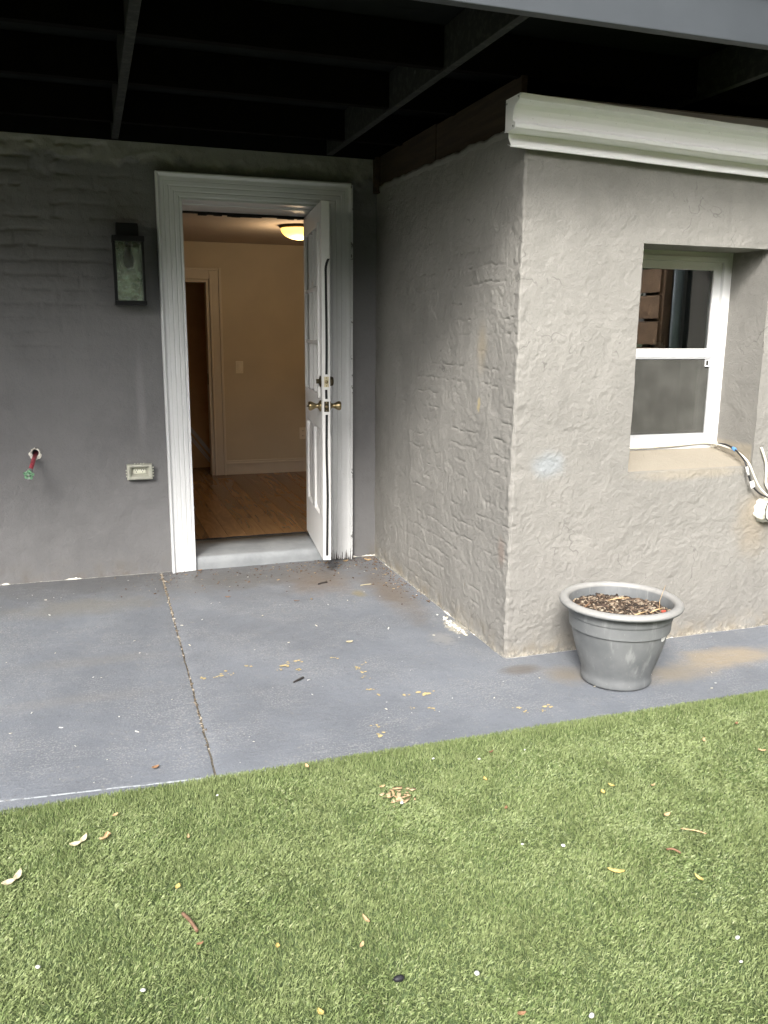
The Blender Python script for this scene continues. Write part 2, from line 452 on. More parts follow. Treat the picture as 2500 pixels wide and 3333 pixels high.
def m_board():
    N = NT('weathered_brown_board')
    g = N.noise(1.0, 5, 0.65, vec=N.scale((30, 3, 40)))
    c = N.mix(N.ramp(g, 0.3, 0.7), (0.022, 0.013, 0.007), (0.048, 0.029, 0.016))
    N.bump(g, 0.5, 0.004)
    return N.done(c, 0.85)
M['board'] = m_board()

def m_plank():
    N = NT('oak_floor')
    oi = N.n('ShaderNodeObjectInfo')
    vec = N.n('ShaderNodeVectorMath', operation='ADD'); N.t.links.new(N.co, vec.inputs[0])
    cmb = N.n('ShaderNodeCombineXYZ'); N.t.links.new(N.math('MULTIPLY', oi.outputs['Random'], 40), cmb.inputs[0]); N.t.links.new(N.math('MULTIPLY', oi.outputs['Random'], 17), cmb.inputs[1])
    N.t.links.new(cmb.outputs[0], vec.inputs[1])
    mp = N.n('ShaderNodeMapping'); N.t.links.new(vec.outputs[0], mp.inputs[0]); mp.inputs['Scale'].default_value = (12, 1.4, 12)
    g = N.noise(1.5, 6, 0.6, vec=mp.outputs[0], dist=1.2)
    c = N.mix(N.ramp(g, 0.3, 0.7), (0.20, 0.108, 0.046), (0.30, 0.17, 0.075))
    c = N.mix(N.math('MULTIPLY', oi.outputs['Random'], 0.6), c, (0.13, 0.07, 0.03))
    return N.done(c, 0.27, 0, 0.5)
M['plank'] = m_plank()

def m_pot():
    N = NT('weathered_grey_plastic')
    c = N.mix(N.ramp(N.noise(7, 5, 0.6), 0.3, 0.7), (0.125, 0.133, 0.137), (0.175, 0.183, 0.186))
    st = N.noise(1.0, 5, 0.65, vec=N.scale((24, 24, 3.0)))
    c = N.mix(N.ramp(st, 0.54, 0.72, 0, 0.55), c, (0.31, 0.32, 0.315))
    x, y, z = N.xyz()
    c = N.mix(N.math('MULTIPLY', N.ramp(z, 0.338, 0.346), N.ramp(N.noise(12, 5), 0.25, 0.6, 0.6, 1.0)), c, (0.29, 0.287, 0.275))
    c = N.mix(N.ramp(N.noise(60, 4, 0.7), 0.64, 0.72, 0, 0.35), c, (0.36, 0.36, 0.35))
    N.bump(N.noise(90, 4), 0.08, 0.002)
    return N.done(c, 0.55, 0, 0.4)
M['pot'] = m_pot()

def m_islands(name, cols, rough=0.8, noise=None):
    """each loose piece of the mesh takes its own colour"""
    N = NT(name)
    g = N.n('ShaderNodeNewGeometry')
    r = N.n('ShaderNodeValToRGB'); N.t.links.new(g.outputs['Random Per Island'], r.inputs[0])
    e = r.color_ramp.elements
    while len(e) < len(cols): e.new(0.5)
    for i, c in enumerate(cols):
        e[i].position = i / max(1, len(cols) - 1); e[i].color = (*c, 1)
    N.done(r.outputs[0], rough)
    return N.m

def m_grass():
    N = NT('artificial_turf_blade')
    g = N.n('ShaderNodeNewGeometry')
    r = N.n('ShaderNodeValToRGB'); N.t.links.new(g.outputs['Random Per Island'], r.inputs[0])
    cols = [(0.00, (0.105, 0.152, 0.052)), (0.28, (0.145, 0.200, 0.069)), (0.55, (0.195, 0.253, 0.096)), (0.82, (0.255, 0.308, 0.133)), (1.0, (0.33, 0.36, 0.185))]
    e = r.color_ramp.elements
    while len(e) < len(cols): e.new(0.5)
    for i, (p, c) in enumerate(cols):
        e[i].position = p; e[i].color = (*c, 1)
    big = N.noise(4.5, 3, 0.65)
    c = N.mix(N.ramp(big, 0.35, 0.65, 0, 0.5), r.outputs[0], (0.265, 0.315, 0.138))
    N.done(c, 0.45, 0, 0.45)
    N.b.inputs['Subsurface Weight'].default_value = 0.0
    return N.m
M['grass'] = m_grass()
M['turfbase'] = simple('turf_backing', (0.10, 0.14, 0.055), 0.95, var=0.35, scale=60)
M['farground'] = simple('lawn_ground', (0.09, 0.13, 0.05), 0.95, var=0.35, scale=3)

def m_glass(name, ior=1.55, col=(0.9, 0.95, 0.93), rough=0.0, bump=0):
    N = NT(name)
    N.done(col, rough)
    N.b.inputs['Transmission Weight'].default_value = 1.0
    N.b.inputs['IOR'].default_value = ior
    if bump: N.bump(N.noise(45, 3, 0.6), bump, 0.01)
    return N.m
M['glass'] = m_glass('window_glass', 1.75)
M['doorglass'] = m_glass('door_glass', 1.5)
def m_seeded():
    N = NT('seeded_lantern_glass')
    v = N.noise(26, 3, 0.6, dist=1.2)
    N.bump(v, 0.8, 0.006)
    N.done((0.80, 0.88, 0.78), 0.05, 0, 0.5)
    N.b.inputs['Transmission Weight'].default_value = 1.0
    N.b.inputs['IOR'].default_value = 1.6
    return N.m
M['seeded'] = m_seeded()

def m_screen():
    N = NT('insect_screen_mesh')
    st = N.noise(1.0, 3, 0.5, vec=N.scale((9, 9, 2.0))); sp = N.noise(14, 5, 0.65)
    c = N.mix(N.ramp(N.math('ADD', N.math('MULTIPLY', st, 0.7), N.math('MULTIPLY', sp, 0.6)), 0.50, 0.95), (0.062, 0.062, 0.055), (0.115, 0.115, 0.104))
    N.done(c, 0.75, 0, 0.3)
    N.b.inputs['Alpha'].default_value = 0.72
    return N.m
M['screen'] = m_screen()
M['alu'] = simple('pale_aluminium', (0.50, 0.51, 0.53), 0.45, 0.3, var=0.06)
M['outletbox'] = None
def m_outlet():
    N = NT('yellowed_clear_plastic')
    N.done((0.66, 0.66, 0.56), 0.35, 0, 0.5)
    N.b.inputs['Transmission Weight'].default_value = 0.35
    N.b.inputs['IOR'].default_value = 1.3
    N.b.inputs['Subsurface Weight'].default_value = 0.0
    return N.m
M['outletbox'] = m_outlet()
M['outletin'] = simple('cream_receptacle', (0.72, 0.72, 0.60), 0.4, var=0.05)
M['redpipe'] = simple('faded_red_paint', (0.36, 0.055, 0.075), 0.55, var=0.35, scale=60)
M['greenpaint'] = simple('chipped_green_paint', (0.16, 0.33, 0.19), 0.5, var=0.4, scale=90)
M['plaster'] = simple('bare_white_plaster', (0.68, 0.65, 0.58), 0.9, var=0.2, scale=50, bump=0.5, bscale=120)
M['steel'] = simple('dull_zinc', (0.42, 0.42, 0.41), 0.45, 0.7, var=0.2)
M['cablewhite'] = simple('cream_cable', (0.74, 0.71, 0.60), 0.5, var=0.06)
M['cableblack'] = simple('black_cable', (0.02, 0.02, 0.022), 0.5)
M['bluetape'] = simple('blue_cable_tie', (0.10, 0.28, 0.62), 0.5)
M['tagwhite'] = simple('white_cable_tag', (0.78, 0.78, 0.76), 0.5)
M['foam'] = simple('white_spray_foam', (0.74, 0.72, 0.62), 0.85, var=0.15, scale=30, bump=0.6, bscale=60)
M['pvc'] = simple('white_pipe', (0.78, 0.77, 0.72), 0.45, var=0.08)
M['soil'] = simple('potting_soil', (0.045, 0.030, 0.022), 0.95, var=0.5, scale=70, bump=0.8, bscale=90)
M['chips'] = m_islands('soil_bits', [(0.025, 0.017, 0.012), (0.045, 0.030, 0.020), (0.09, 0.06, 0.04), (0.20, 0.14, 0.095), (0.42, 0.36, 0.27)], 0.9)
M['crumbs'] = m_islands('dirt_crumbs', [(0.05, 0.03, 0.02), (0.12, 0.07, 0.04), (0.22, 0.14, 0.08), (0.45, 0.36, 0.24)], 0.9)
M['jointgrit'] = m_islands('joint_grit', [(0.08, 0.06, 0.045), (0.17, 0.14, 0.10), (0.27, 0.23, 0.17), (0.44, 0.41, 0.35)], 0.9)
M['whitebits'] = m_islands('white_specks', [(0.55, 0.55, 0.52), (0.75, 0.75, 0.72), (0.62, 0.57, 0.44)], 0.8)
M['shavings'] = m_islands('wood_shavings', [(0.42, 0.30, 0.16), (0.55, 0.42, 0.26), (0.36, 0.24, 0.12)], 0.8)
M['fleck'] = simple('mustard_paint', (0.50, 0.40, 0.20), 0.7, var=0.2, scale=60)
M['dirt'] = simple('joint_dirt', (0.12, 0.105, 0.08), 0.95, var=0.4, scale=60)
M['pebble'] = simple('white_pebble', (0.62, 0.62, 0.60), 0.6, var=0.08, scale=60)
M['pebbleblack'] = simple('black_stone', (0.014, 0.014, 0.017), 0.6)
M['fencewood'] = simple('brown_fence_board', (0.40, 0.25, 0.155), 0.75, var=0.3, scale=8)
M['neigh'] = simple('grey_neighbour_render', (0.075, 0.08, 0.075), 0.85, var=0.1, scale=3)
M['downpipe'] = simple('pale_blue_downpipe', (0.62, 0.68, 0.76), 0.5)
M['bark'] = simple('tree_bark', (0.09, 0.07, 0.05), 0.95, var=0.3, scale=14, bump=0.7, bscale=30)
M['treeleaf'] = m_islands('tree_leaves', [(0.035, 0.07, 0.018), (0.06, 0.11, 0.03), (0.10, 0.16, 0.045)], 0.6)
def leafmat(name, col):
    return simple(name, col, 0.65, var=0.22, scale=70)
M['leaf_yellow'] = leafmat('yellow_leaf', (0.52, 0.40, 0.13))
M['leaf_cream'] = leafmat('cream_leaf', (0.50, 0.44, 0.30))
M['leaf_tan'] = leafmat('tan_leaf', (0.50, 0.35, 0.19))
M['leaf_orange'] = leafmat('orange_brown_leaf', (0.30, 0.17, 0.09))
M['leaf_brown'] = leafmat('brown_leaf', (0.20, 0.11, 0.06))
M['twig'] = leafmat('dark_twig', (0.03, 0.026, 0.024))
M['stick'] = leafmat('reddish_brown_stick', (0.20, 0.12, 0.075))

# ------------------------------------------------------------------ key dimensions (metres)
D = 1.8725            # the extension stands out this far from the house wall
XC = 1.285            # plane of the extension's side wall
DECK_Z = 2.41
TURF_Y = -2.53
FZ = 0.08             # interior floor level

# ------------------------------------------------------------------ ground, patio, turf backing
def grid_sheet(x0, x1, y0, y1, nx, ny, zf):
    xs = np.linspace(x0, x1, nx); ys = np.linspace(y0, y1, ny)
    X, Y = np.meshgrid(xs, ys, indexing='ij')
    V = np.stack([X, Y, zf(X, Y)], -1).reshape(-1, 3)
    i, j = np.meshgrid(np.arange(nx - 1), np.arange(ny - 1), indexing='ij')
    a = (i * ny + j).ravel()
    return V, np.stack([a, a + ny, a + ny + 1, a + 1], -1)

V, F = grid_sheet(-600, 600, -600, 600, 3, 3, lambda x, y: x * 0 - 0.06)
tag(mesh_np('ground', V, F, M['farground']), kind='structure')

patio = mesh_np('patio', *grid_sheet(-5, 5, -2.53, 0.02, 2, 2, lambda x, y: x * 0 - 0.009), M['dirt'])
tag(patio, kind='structure')
def slab(x0, x1, wob0, wob1, nx, ny):
    y0, y1 = -2.53, 0.02
    xs = np.linspace(0, 1, nx); ys = np.linspace(y0, y1, ny)
    T, Y = np.meshgrid(xs, ys, indexing='ij')
    w = 0.0025 * perlin(Y * 14, Y * 0 + 3.3, 5)
    A = x0 + wob0 * ((Y + 0.04) * 0.009 + w); B = x1 + wob1 * ((Y + 0.04) * 0.009 + w)
    X = A + (B - A) * T
    Z = 0.0022 * fbm(X * 1.7, Y * 1.7, 31, 4) - 0.001
    Z = Z - 0.004 * np.exp(-((X - A) * wob0 / 0.01) ** 2) * wob0 - 0.004 * np.exp(-((X - B) * wob1 / 0.01) ** 2) * wob1
    V = np.stack([X, Y, Z], -1).reshape(-1, 3)
    i, j = np.meshgrid(np.arange(nx - 1), np.arange(ny - 1), indexing='ij')
    a = (i * ny + j).ravel()
    F = [np.stack([a, a + ny, a + ny + 1, a + 1], -1)]
    # skirts
    def skirt(idx):
        nonlocal V
        b = len(V); lo = V[idx].copy(); lo[:, 2] = -0.045
        V = np.concatenate([V, lo]); k = np.arange(len(idx) - 1)
        F.append(np.stack([idx[k], idx[k + 1], b + k + 1, b + k], -1))
    jj = np.arange(ny); ii = np.arange(nx)
    skirt(jj); skirt((nx - 1) * ny + jj); skirt(ii * ny)
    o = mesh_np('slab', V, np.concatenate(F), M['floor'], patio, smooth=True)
    e = o.modifiers.new('split', 'EDGE_SPLIT'); e.split_angle = math.radians(50)
    return o
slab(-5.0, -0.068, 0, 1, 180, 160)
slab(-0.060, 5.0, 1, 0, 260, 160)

turf = mesh_np('lawn', *grid_sheet(-5, 5, -9.5, -2.531, 40, 40, lambda x, y: -0.008 + 0.002 * fbm(x * 1.5, y * 1.5, 77, 2)), M['turfbase'])
tag(turf, kind='structure')

# ------------------------------------------------------------------ house: back wall
house = thing('house', 'grey rendered house wall with an open white back door under the deck', 'house', (0.55, 0, 0))
def at_root(o, root):
    o.parent = root
    o.matrix_parent_inverse = Matrix.Translation(root.location).inverted()
    return o

def nonuni(a, b, step, marks):
    pts = sorted({a, b, *[m for m in marks if a < m < b]})
    out = []
    for p, q in zip(pts[:-1], pts[1:]):
        n = max(1, int(round((q - p) / step)))
        out += list(np.linspace(p, q, n, endpoint=False))
    return np.array(out + [b])

DOOR = (0.10, 1.02, -1, 2.165)          # hole behind the casing
xs = nonuni(-2.3, 1.34, 0.0085, (DOOR[0], DOOR[1])); zs = nonuni(-0.03, 2.60, 0.0085, (DOOR[3],))
Xg, Zg = np.meshgrid(xs, zs, indexing='ij')
H = stucco(Xg, Zg, 300, 0.5, 0.35)
# ghost of the brick courses under the paint, upper left
fade = sstep(0.05, -0.45, Xg + 0.10 * fbm(Xg * 3, Zg * 3, 411, 2)) * sstep(1.15, 1.75, Zg + 0.2 * fbm(Xg * 2, Zg * 2, 412, 2))
course = 0.0745
zz = Zg + 0.006 * fbm(Xg * 5, Zg * 3, 413, 4, 0.6)
row = np.floor(zz / course)
dz = np.abs(zz / course - np.round(zz / course)) * course
keep = sstep(-0.10, 0.10, fbm(Xg * 4.5 + row * 7.7, row * 3.1, 415, 3))
H -= 0.012 * np.exp(-(dz / 0.0055) ** 2) * fade * keep
H += 0.002 * sstep(0.012, 0.03, dz) * fade
xx = Xg + 0.006 * fbm(Xg * 8, Zg * 8, 416, 2) + (row % 2) * 0.105
dx = np.abs(xx / 0.21 - np.round(xx / 0.21)) * 0.21
H -= 0.005 * np.exp(-(dx / 0.006) ** 2) * fade * sstep(0.0, 0.3, fbm(Xg * 5, row * 2.3, 417, 2))
H += 0.012 * sstep(2.30, 2.33, Zg + 0.10 * fbm(Xg * 5, Zg * 5, 418, 3)) * (1 + 0.5 * fbm(Xg * 14, Zg * 14, 419, 3))
# hole knocked through for the pipe
hd = np.hypot(Xg + 0.713, (Zg - 0.748) * 0.85)
H -= 0.05 * sstep(0.021, 0.015, hd)
H += 0.004 * np.exp(-((hd - 0.026) / 0.008) ** 2)
V = np.stack([Xg, -H, Zg], -1).reshape(-1, 3)
nx, nz = len(xs), len(zs)
i, j = np.meshgrid(np.arange(nx - 1), np.arange(nz - 1), indexing='ij')
cxm, czm = (xs[:-1] + xs[1:])[i] / 2, (zs[:-1] + zs[1:])[j] / 2
ok = ~((cxm > DOOR[0]) & (cxm < DOOR[1]) & (czm < DOOR[3]))
a = (i * nz + j)[ok]
at_root(mesh_np('wall', V, np.stack([a, a + nz, a + nz + 1, a + 1], -1), M['wall_house'], smooth=True), house)
# rest of the masonry: thickness behind the skin, and the parts out of frame
mb = MB()
mb.box(-5, DOOR[0] - 0.01, 0.06, 0.43, -0.05, 2.9); mb.box(DOOR[1] + 0.01, 5, 0.06, 0.43, -0.05, 2.9); mb.box(DOOR[0] - 0.01, DOOR[1] + 0.01, 0.06, 0.43, 2.17, 2.9)
mb.box(-5, -2.3, 0.0, 0.06, -0.05, 2.9); mb.box(1.34, 5, 0.0, 0.06, -0.05, 2.9)
mb.box(-5, 5, -0.02, 0.43, 2.9, 6.2)
at_root(mb.build('masonry', M['wall_house']), house)
# broken white plaster line where the wall meets the patio
def ragged_line(p0, p1, n, w, h, seed, gap=0.25, nrm=(0, -1)):
    """one continuous ribbon of bare plaster, pinching out here and there"""
    n = n * 3
    t = np.linspace(0, 1, n + 1); L_ = (Vector(p1) - Vector(p0)).length
    a_ = np.clip(fbm(t * L_ * 5, t * 0 + 0.5, seed, 4, 0.6) * 0.9 + 0.75 - gap * 2.2, 0.04, 1.3)
    b_ = np.clip(0.6 + fbm(t * L_ * 25, t * 0 + 3.5, seed + 40, 3), 0.1, 1.4)
    vs = []
    for k in range(n + 1):
        q = Vector(p0).lerp(Vector(p1), t[k]); o_ = Vector((nrm[0], nrm[1], 0))
        vs += [q + o_ * w * a_[k] * b_[k] + Vector((0, 0, 0.0015)), q + o_ * w * 0.5 * a_[k] + Vector((0, 0, h * 0.5 * a_[k])), q + Vector((0, 0, h * a_[k] * b_[k]))]
    return MB().add(vs, [(3 * k + q, 3 * k + 3 + q, 3 * k + 4 + q, 3 * k + 1 + q) for k in range(n) for q in range(2)], True)
at_root(ragged_line((-2.2, -0.004, 0), (-0.01, -0.004, 0), 170, 0.010, 0.010, 3, 0.3).build('plaster_edge', M['plaster']), house)
at_root(ragged_line((1.13, -0.004, 0), (1.30, -0.004, 0), 16, 0.012, 0.012, 4, 0.1).build('plaster_edge', M['plaster']), house)

# ---- door casing: reeded profile, mitred
PROF = [(0, 0), (0, .050), (.004, .054), (.011, .054), (.016, .046), (.021, .040), (.026, .038), (.041, .038), (.0425, .0355), (.046, .0355), (.0475, .038), (.066, .037), (.068, .0335),
        (.073, .033), (.076, .035), (.094, .034), (.096, .030), (.101, .0295), (.104, .032), (.121, .031), (.124, .025), (.130, .0245), (.134, .027), (.140, .027), (.140, 0)]
XA, XB, HT = 0.0, 1.122, 2.272
casing = at_root(MB().box(DOOR[0], DOOR[0] + 0.001, 0.03, 0.031, 2.1, 2.101).build('door_casing', M['trim']), house)
def casing_piece(kind):
    mb = MB(); vs = []
    for w, d in PROF:
        if kind == 'L': ends = [(XA + w, 0.0), (XA + w, HT - w)]
        elif kind == 'R': ends = [(XB - w, 0.0), (XB - w, HT - w)]
        else: ends = [(XA + w, HT - w), (XB - w, HT - w)]
        for (x, z) in ends: vs.append((x, -d, z + (0.002 if z == 0 else 0)))
    n = len(PROF)
    fs = [(2 * k, 2 * k + 1, 2 * k + 3, 2 * k + 2) for k in range(n - 1)]
    mb.add(vs, fs)
    mb.f.append(tuple(2 * k for k in range(n))); mb.sm.append(False)
    mb.f.append(tuple(2 * k + 1 for k in range(n))); mb.sm.append(False)
    return mb
for kd, nm in (('L', 'side_trim'), ('R', 'side_trim'), ('H', 'head_trim')):
    o = casing_piece(kd).build(nm, M['trim'], casing)
    o.matrix_parent_inverse = Matrix.Identity(4)
# children of the casing: parent's transform carries the house offset, so work in the casing's own frame
def sub(mbd, name, mat, parent, **kw):
    return mbd.build(name, mat, parent, **kw)
# deep jamb boards, head soffit, stop and dark gap
sub(MB().box(0.104, 0.138, 0.002, 0.43, 0.0, 2.165), 'jamb', M['trim'], casing)
sub(MB().box(0.984, 1.018, 0.002, 0.43, 0.0, 2.165), 'jamb', M['trim'], casing)
sub(MB().box(0.138, 0.984, 0.002, 0.13, 2.134, 2.165), 'soffit_board', M['trim'], casing)
sub(MB().box(0.138, 0.984, 0.131, 0.395, 2.127, 2.165), 'soffit_board', M['trim'], casing, bevel=0.003)
mb = MB()
r = random.Random(5)
x = 0.139
while x < 0.975:
    w = 0.02 + r.random() * 0.05
    mb.box(x, min(x + w, 0.983), 0.397 + 0.004 * r.random(), 0.428, 2.106 + 0.012 * r.random(), 2.16); x += w
sub(mb, 'gap_filler', M['dark'], casing)

# ---- concrete step in the doorway
N = NT('step_concrete_paint')
c = N.mix(N.ramp(N.noise(5, 5, 0.65), 0.3, 0.7), (0.21, 0.225, 0.235), (0.29, 0.305, 0.315))
c = N.mix(N.ramp(N.noise(26, 5, 0.7), 0.66, 0.74, 0, 0.8), c, (0.10, 0.09, 0.07))
N.bump(N.noise(40, 5), 0.3, 0.004)
M['step'] = N.done(c, 0.6)
mb = MB(); n = 40
xs_ = np.linspace(0.1405, 0.9815, n)
prof = [(-0.004, -0.02), (-0.006, 0.03), (-0.004, 0.066), (0.004, 0.075), (0.02, 0.079), (0.2, 0.082), (0.415, 0.080), (0.42, -0.02)]
vs = []
for q, xx_ in enumerate(xs_):
    for k, (yy_, zz_) in enumerate(prof):
        e = 0.0025 * float(perlin(np.array([xx_ * 9.0]), np.array([k * 1.7]), 9)[0])
        vs.append((xx_, yy_ + e, zz_ + (e if 1 < k < 7 else 0)))
m_ = len(prof)
fs = [(q * m_ + k, (q + 1) * m_ + k, (q + 1) * m_ + k + 1, q * m_ + k + 1) for q in range(n - 1) for k in range(m_ - 1)]
mb.add(vs, fs, True)
at_root(mb.build('step', M['step']), house)
mb = MB(); x = 0.14
while x < 0.97:
    w = 0.03 + r.random() * 0.08
    mb.box(x, min(x + w, 0.98), 0.418, 0.432 + 0.004 * r.random(), 0.05, 0.083 + 0.004 * r.random()); x += w
at_root(mb.build('threshold_gap', M['dark']), house)

# ---- the open door leaf
LX, LY, LA = 0.843, -0.3726, 1.4526
LU = Vector((math.cos(LA), math.sin(LA), 0)); LN = Vector((math.sin(LA), -math.cos(LA), 0))   # along the leaf (latch to hinge), towards its right face
LW, LT, LZ0, LZ1 = 0.80, 0.045, 0.10, 2.118
def lp(u, t, z): return Vector((LX, LY, 0)) + LU * u + LN * t + Vector((0, 0, z))
holes = [(0.105, 0.695, 1.062, 2.003)]
pan = [(0.095, 0.335, 0.345, 0.868), (0.435, 0.675, 0.345, 0.868)]
lite = (0.105, 0.695, 1.062, 2.003)
mb = MB(); holed(mb, 0, LW, LZ0, LZ1, [lite] + pan, 0, LT, lambda u, t, z: lp(u, t, z))
door = at_root(mb.build('door', M['doorwhite']), house)
door['label'] = 'white part-glazed back door standing open'
def leafpart(mbd, name, mat, **kw):
    return mbd.build(name, mat, door, **kw)
for (u0, u1, z0, z1) in pan:      # raised and fielded panels
    mb = MB()
    for side in (0, 1):
        t = lambda d: d if side == 0 else LT - d
        rings = [(0.0, -0.004), (0.006, -0.004), (0.016, 0.010), (0.022, 0.010), (0.045, 0.003)]
        vs = []
        for ins, d in rings:
            vs += [lp(u0 + ins, t(d), z0 + ins), lp(u1 - ins, t(d), z0 + ins), lp(u1 - ins, t(d), z1 - ins), lp(u0 + ins, t(d), z1 - ins)]
        fs = [(4 * k + q, 4 * k + (q + 1) % 4, 4 * k + 4 + (q + 1) % 4, 4 * k + 4 + q) for k in range(len(rings) - 1) for q in range(4)] + [tuple(4 * (len(rings) - 1) + q for q in range(4))]
        mb.add(vs, fs)
    leafpart(mb, 'panel', M['doorwhite'])
for t0, t1 in ((-0.012, 0.006), (LT - 0.006, LT + 0.012)):
    mb = MB(); u0, u1, z0, z1 = lite
    holed(mb, u0 - 0.014, u1 + 0.014, z0 - 0.014, z1 + 0.014, [(u0 + 0.012, u1 - 0.012, z0 + 0.012, z1 - 0.012)], t0, t1, lambda u, t, z: lp(u, t, z))
    leafpart(mb, 'lite_frame', M['doorwhite'], bevel=0.004)
us3 = np.linspace(lite[0], lite[1], 4); zs3 = [1.062, 1.363, 1.664, 2.003]
for t0, t1 in ((-0.008, 0.016), (LT - 0.016, LT + 0.008)):
    for u in us3[1:3]:
        mb = MB(); holed(mb, u - 0.011, u + 0.011, lite[2] + 0.0121, lite[3] - 0.0121, [], t0, t1, lambda a_, t, z: lp(a_, t, z)); leafpart(mb, 'muntin', M['doorwhite'], bevel=0.003)
    for z in zs3[1:3]:
        mb = MB(); holed(mb, lite[0] + 0.0121, lite[1] - 0.0121, z - 0.010, z + 0.010, [], t0 + 0.001, t1 - 0.001, lambda a_, t, z_: lp(a_, t, z_)); leafpart(mb, 'muntin', M['doorwhite'], bevel=0.003)
for a_ in range(3):
    for b_ in range(3):
        mb = MB(); holed(mb, us3[a_] + 0.002, us3[a_ + 1] - 0.002, zs3[b_] + 0.002, zs3[b_ + 1] - 0.002, [], LT / 2 - 0.002, LT / 2 + 0.002, lambda u, t, z: lp(u, t, z))
        leafpart(mb, 'pane', M['doorglass'])
# foam strip on the latch edge, interrupted by the latch plates
def strip(z0, z1, seed, peel=False):
    mb = MB(); n = max(4, int((z1 - z0) / 0.02)); vs = []
    for k in range(n + 1):
        z = z0 + (z1 - z0) * k / n
        cc = 0.024 + 0.004 * float(perlin(np.array([z * 3.0]), np.array([seed + .5]), 3)[0])
        if peel and z > z1 - 0.06: cc += ((z - z1 + 0.06) / 0.06) ** 2 * 0.016
        hw = 0.0065
        dep = -0.006 - (0.012 * ((z - z1 + 0.06) / 0.06) ** 2 if peel and z > z1 - 0.06 else 0)
        vs += [lp(-0.0003, cc - hw, z), lp(dep, cc - hw, z), lp(dep, cc + hw, z), lp(-0.0003, cc + hw, z)]
    fs = [(4 * k + q, 4 * k + (q + 1) % 4, 4 * k + 4 + (q + 1) % 4, 4 * k + 4 + q) for k in range(n) for q in range(4)] + [(0, 1, 2, 3), tuple(4 * n + q for q in (3, 2, 1, 0))]
    mb.add(vs, fs)
    leafpart(mb, 'foam_strip', M['rubber'])
strip(1.186, 1.815, 1, True); strip(1.048, 1.100, 2); strip(0.128, 0.958, 3)
def latch(z, mat, mat2, r_):
    mb = MB(); holed(mb, -0.0035, -0.0003, z - 0.029, z + 0.029, [], 0.0105, 0.0375, lambda u, t, w: lp(u, t, w)); leafpart(mb, 'latch_plate', mat, bevel=0.0012)
    leafpart(MB().lathe([(0, 0), (r_, 0), (r_, 0.004), (0, 0.004)], lp(-0.0036, 0.024, z), -LU, 18), 'latch_bolt', mat2)
    for s in (-1, 1):
        leafpart(MB().lathe([(0, 0.0012), (0.003, 0.001), (0.0032, 0)], lp(-0.0036, 0.024, z + s * 0.0225), -LU, 10), 'screw', mat2)
latch(1.144, M['brasspale'], M['brass'], 0.0095); latch(1.004, M['brassdark'], M['brass'], 0.008)
KB = 0.060
knob = [(0.0, 0.0), (0.033, 0.0), (0.033, 0.004), (0.028, 0.010), (0.015, 0.016), (0.0125, 0.026), (0.015, 0.034), (0.022, 0.046), (0.0265, 0.058), (0.0265, 0.066), (0.023, 0.071), (0.0, 0.072)]
leafpart(MB().lathe(knob, lp(KB, 0, 1.004), -LN, 28), 'knob', M['brass'])
leafpart(MB().lathe(knob, lp(KB, LT, 1.004), LN, 28), 'knob', M['brass'])
leafpart(MB().tube([lp(KB, -0.071, 1.004), lp(KB, -0.081, 1.004)], 0.004), 'keyhole_button', M['brassdark'])
leafpart(MB().lathe([(0, 0), (0.033, 0), (0.031, 0.006), (0.012, 0.011), (0, 0.012)], lp(KB, 0, 1.144), -LN, 26), 'deadbolt_rose', M['brassdark'])
mb = MB(); holed(mb, KB - 0.004, KB + 0.004, 1.131, 1.157, [], -0.026, -0.010, lambda u, t, w: lp(u, t, w)); leafpart(mb, 'thumb_turn', M['brassdark'], bevel=0.002)
leafpart(MB().lathe([(0, 0), (0.030, 0), (0.026, 0.024), (0.022, 0.027), (0, 0.027)], lp(KB, LT, 1.144), LN, 26), 'deadbolt_cylinder', M['brassdark'])
for z in (0.35, 1.1, 1.9):
    leafpart(MB().tube([lp(LW + 0.004, LT * 0.5, z - 0.045), lp(LW + 0.004, LT * 0.5, z + 0.045)], 0.006), 'hinge', M['brassdark'])

# ------------------------------------------------------------------ rooms seen through the door
IY0, IY1 = 0.434, 2.955
ifloor = tag(MB().box(-1.6, 2.6, IY0, 5.6, 0.02, FZ - 0.014).build('interior_floor', M['dark']), kind='structure')
r = random.Random(11)
pw = 0.127; x = -0.35
while x < 2.0:
    y = IY0 + 0.001 - r.random() * 0.9
    while y < 5.5:
        ln = 0.75 + r.random() * 0.9
        a0, a1 = max(y, IY0 + 0.001), min(y + ln, 5.5)
        if a1 - a0 > 0.05:
            MB().box(x + 0.0008, x + pw - 0.0008, a0 + 0.0006, a1 - 0.0006, FZ - 0.0135, FZ).build('plank', M['plank'], ifloor, bevel=0.001, seg=1)
        y += ln
    x += pw
tag(MB().box(-1.6, 2.6, IY0, 5.6, 2.197, 2.25).build('interior_ceiling', M['inceil']), kind='structure')
# partition with a doorway (0.0 .. 0.668)
mb = MB(); holed(mb, -1.5, 2.5, FZ - 0.01, 2.196, [(-0.14, 0.668, FZ - 0.01, 1.872)], IY1, IY1 + 0.11, lambda u, t, w: (u, t, w))
iw = tag(mb.build('interior_wall', M['inwall']), kind='structure')
mb = MB().box(-1.6, -1.501, IY0, 5.6, 0, 2.196).box(2.501, 2.6, IY0, 5.6, 0, 2.196).box(-1.5, 0.10, IY0, IY0 + 0.03, FZ, 2.196).box(1.03, 2.5, IY0, IY0 + 0.03, FZ, 2.196)
tag(mb.build('interior_side_wall', M['inwall']), kind='structure')
tag(MB().box(-0.7, 2.5, 3.46, 3.56, FZ, 2.196).box(-0.8, -0.701, IY1 + 0.111, 3.6, FZ, 2.196).build('hallway_wall', M['hall']), kind='structure')
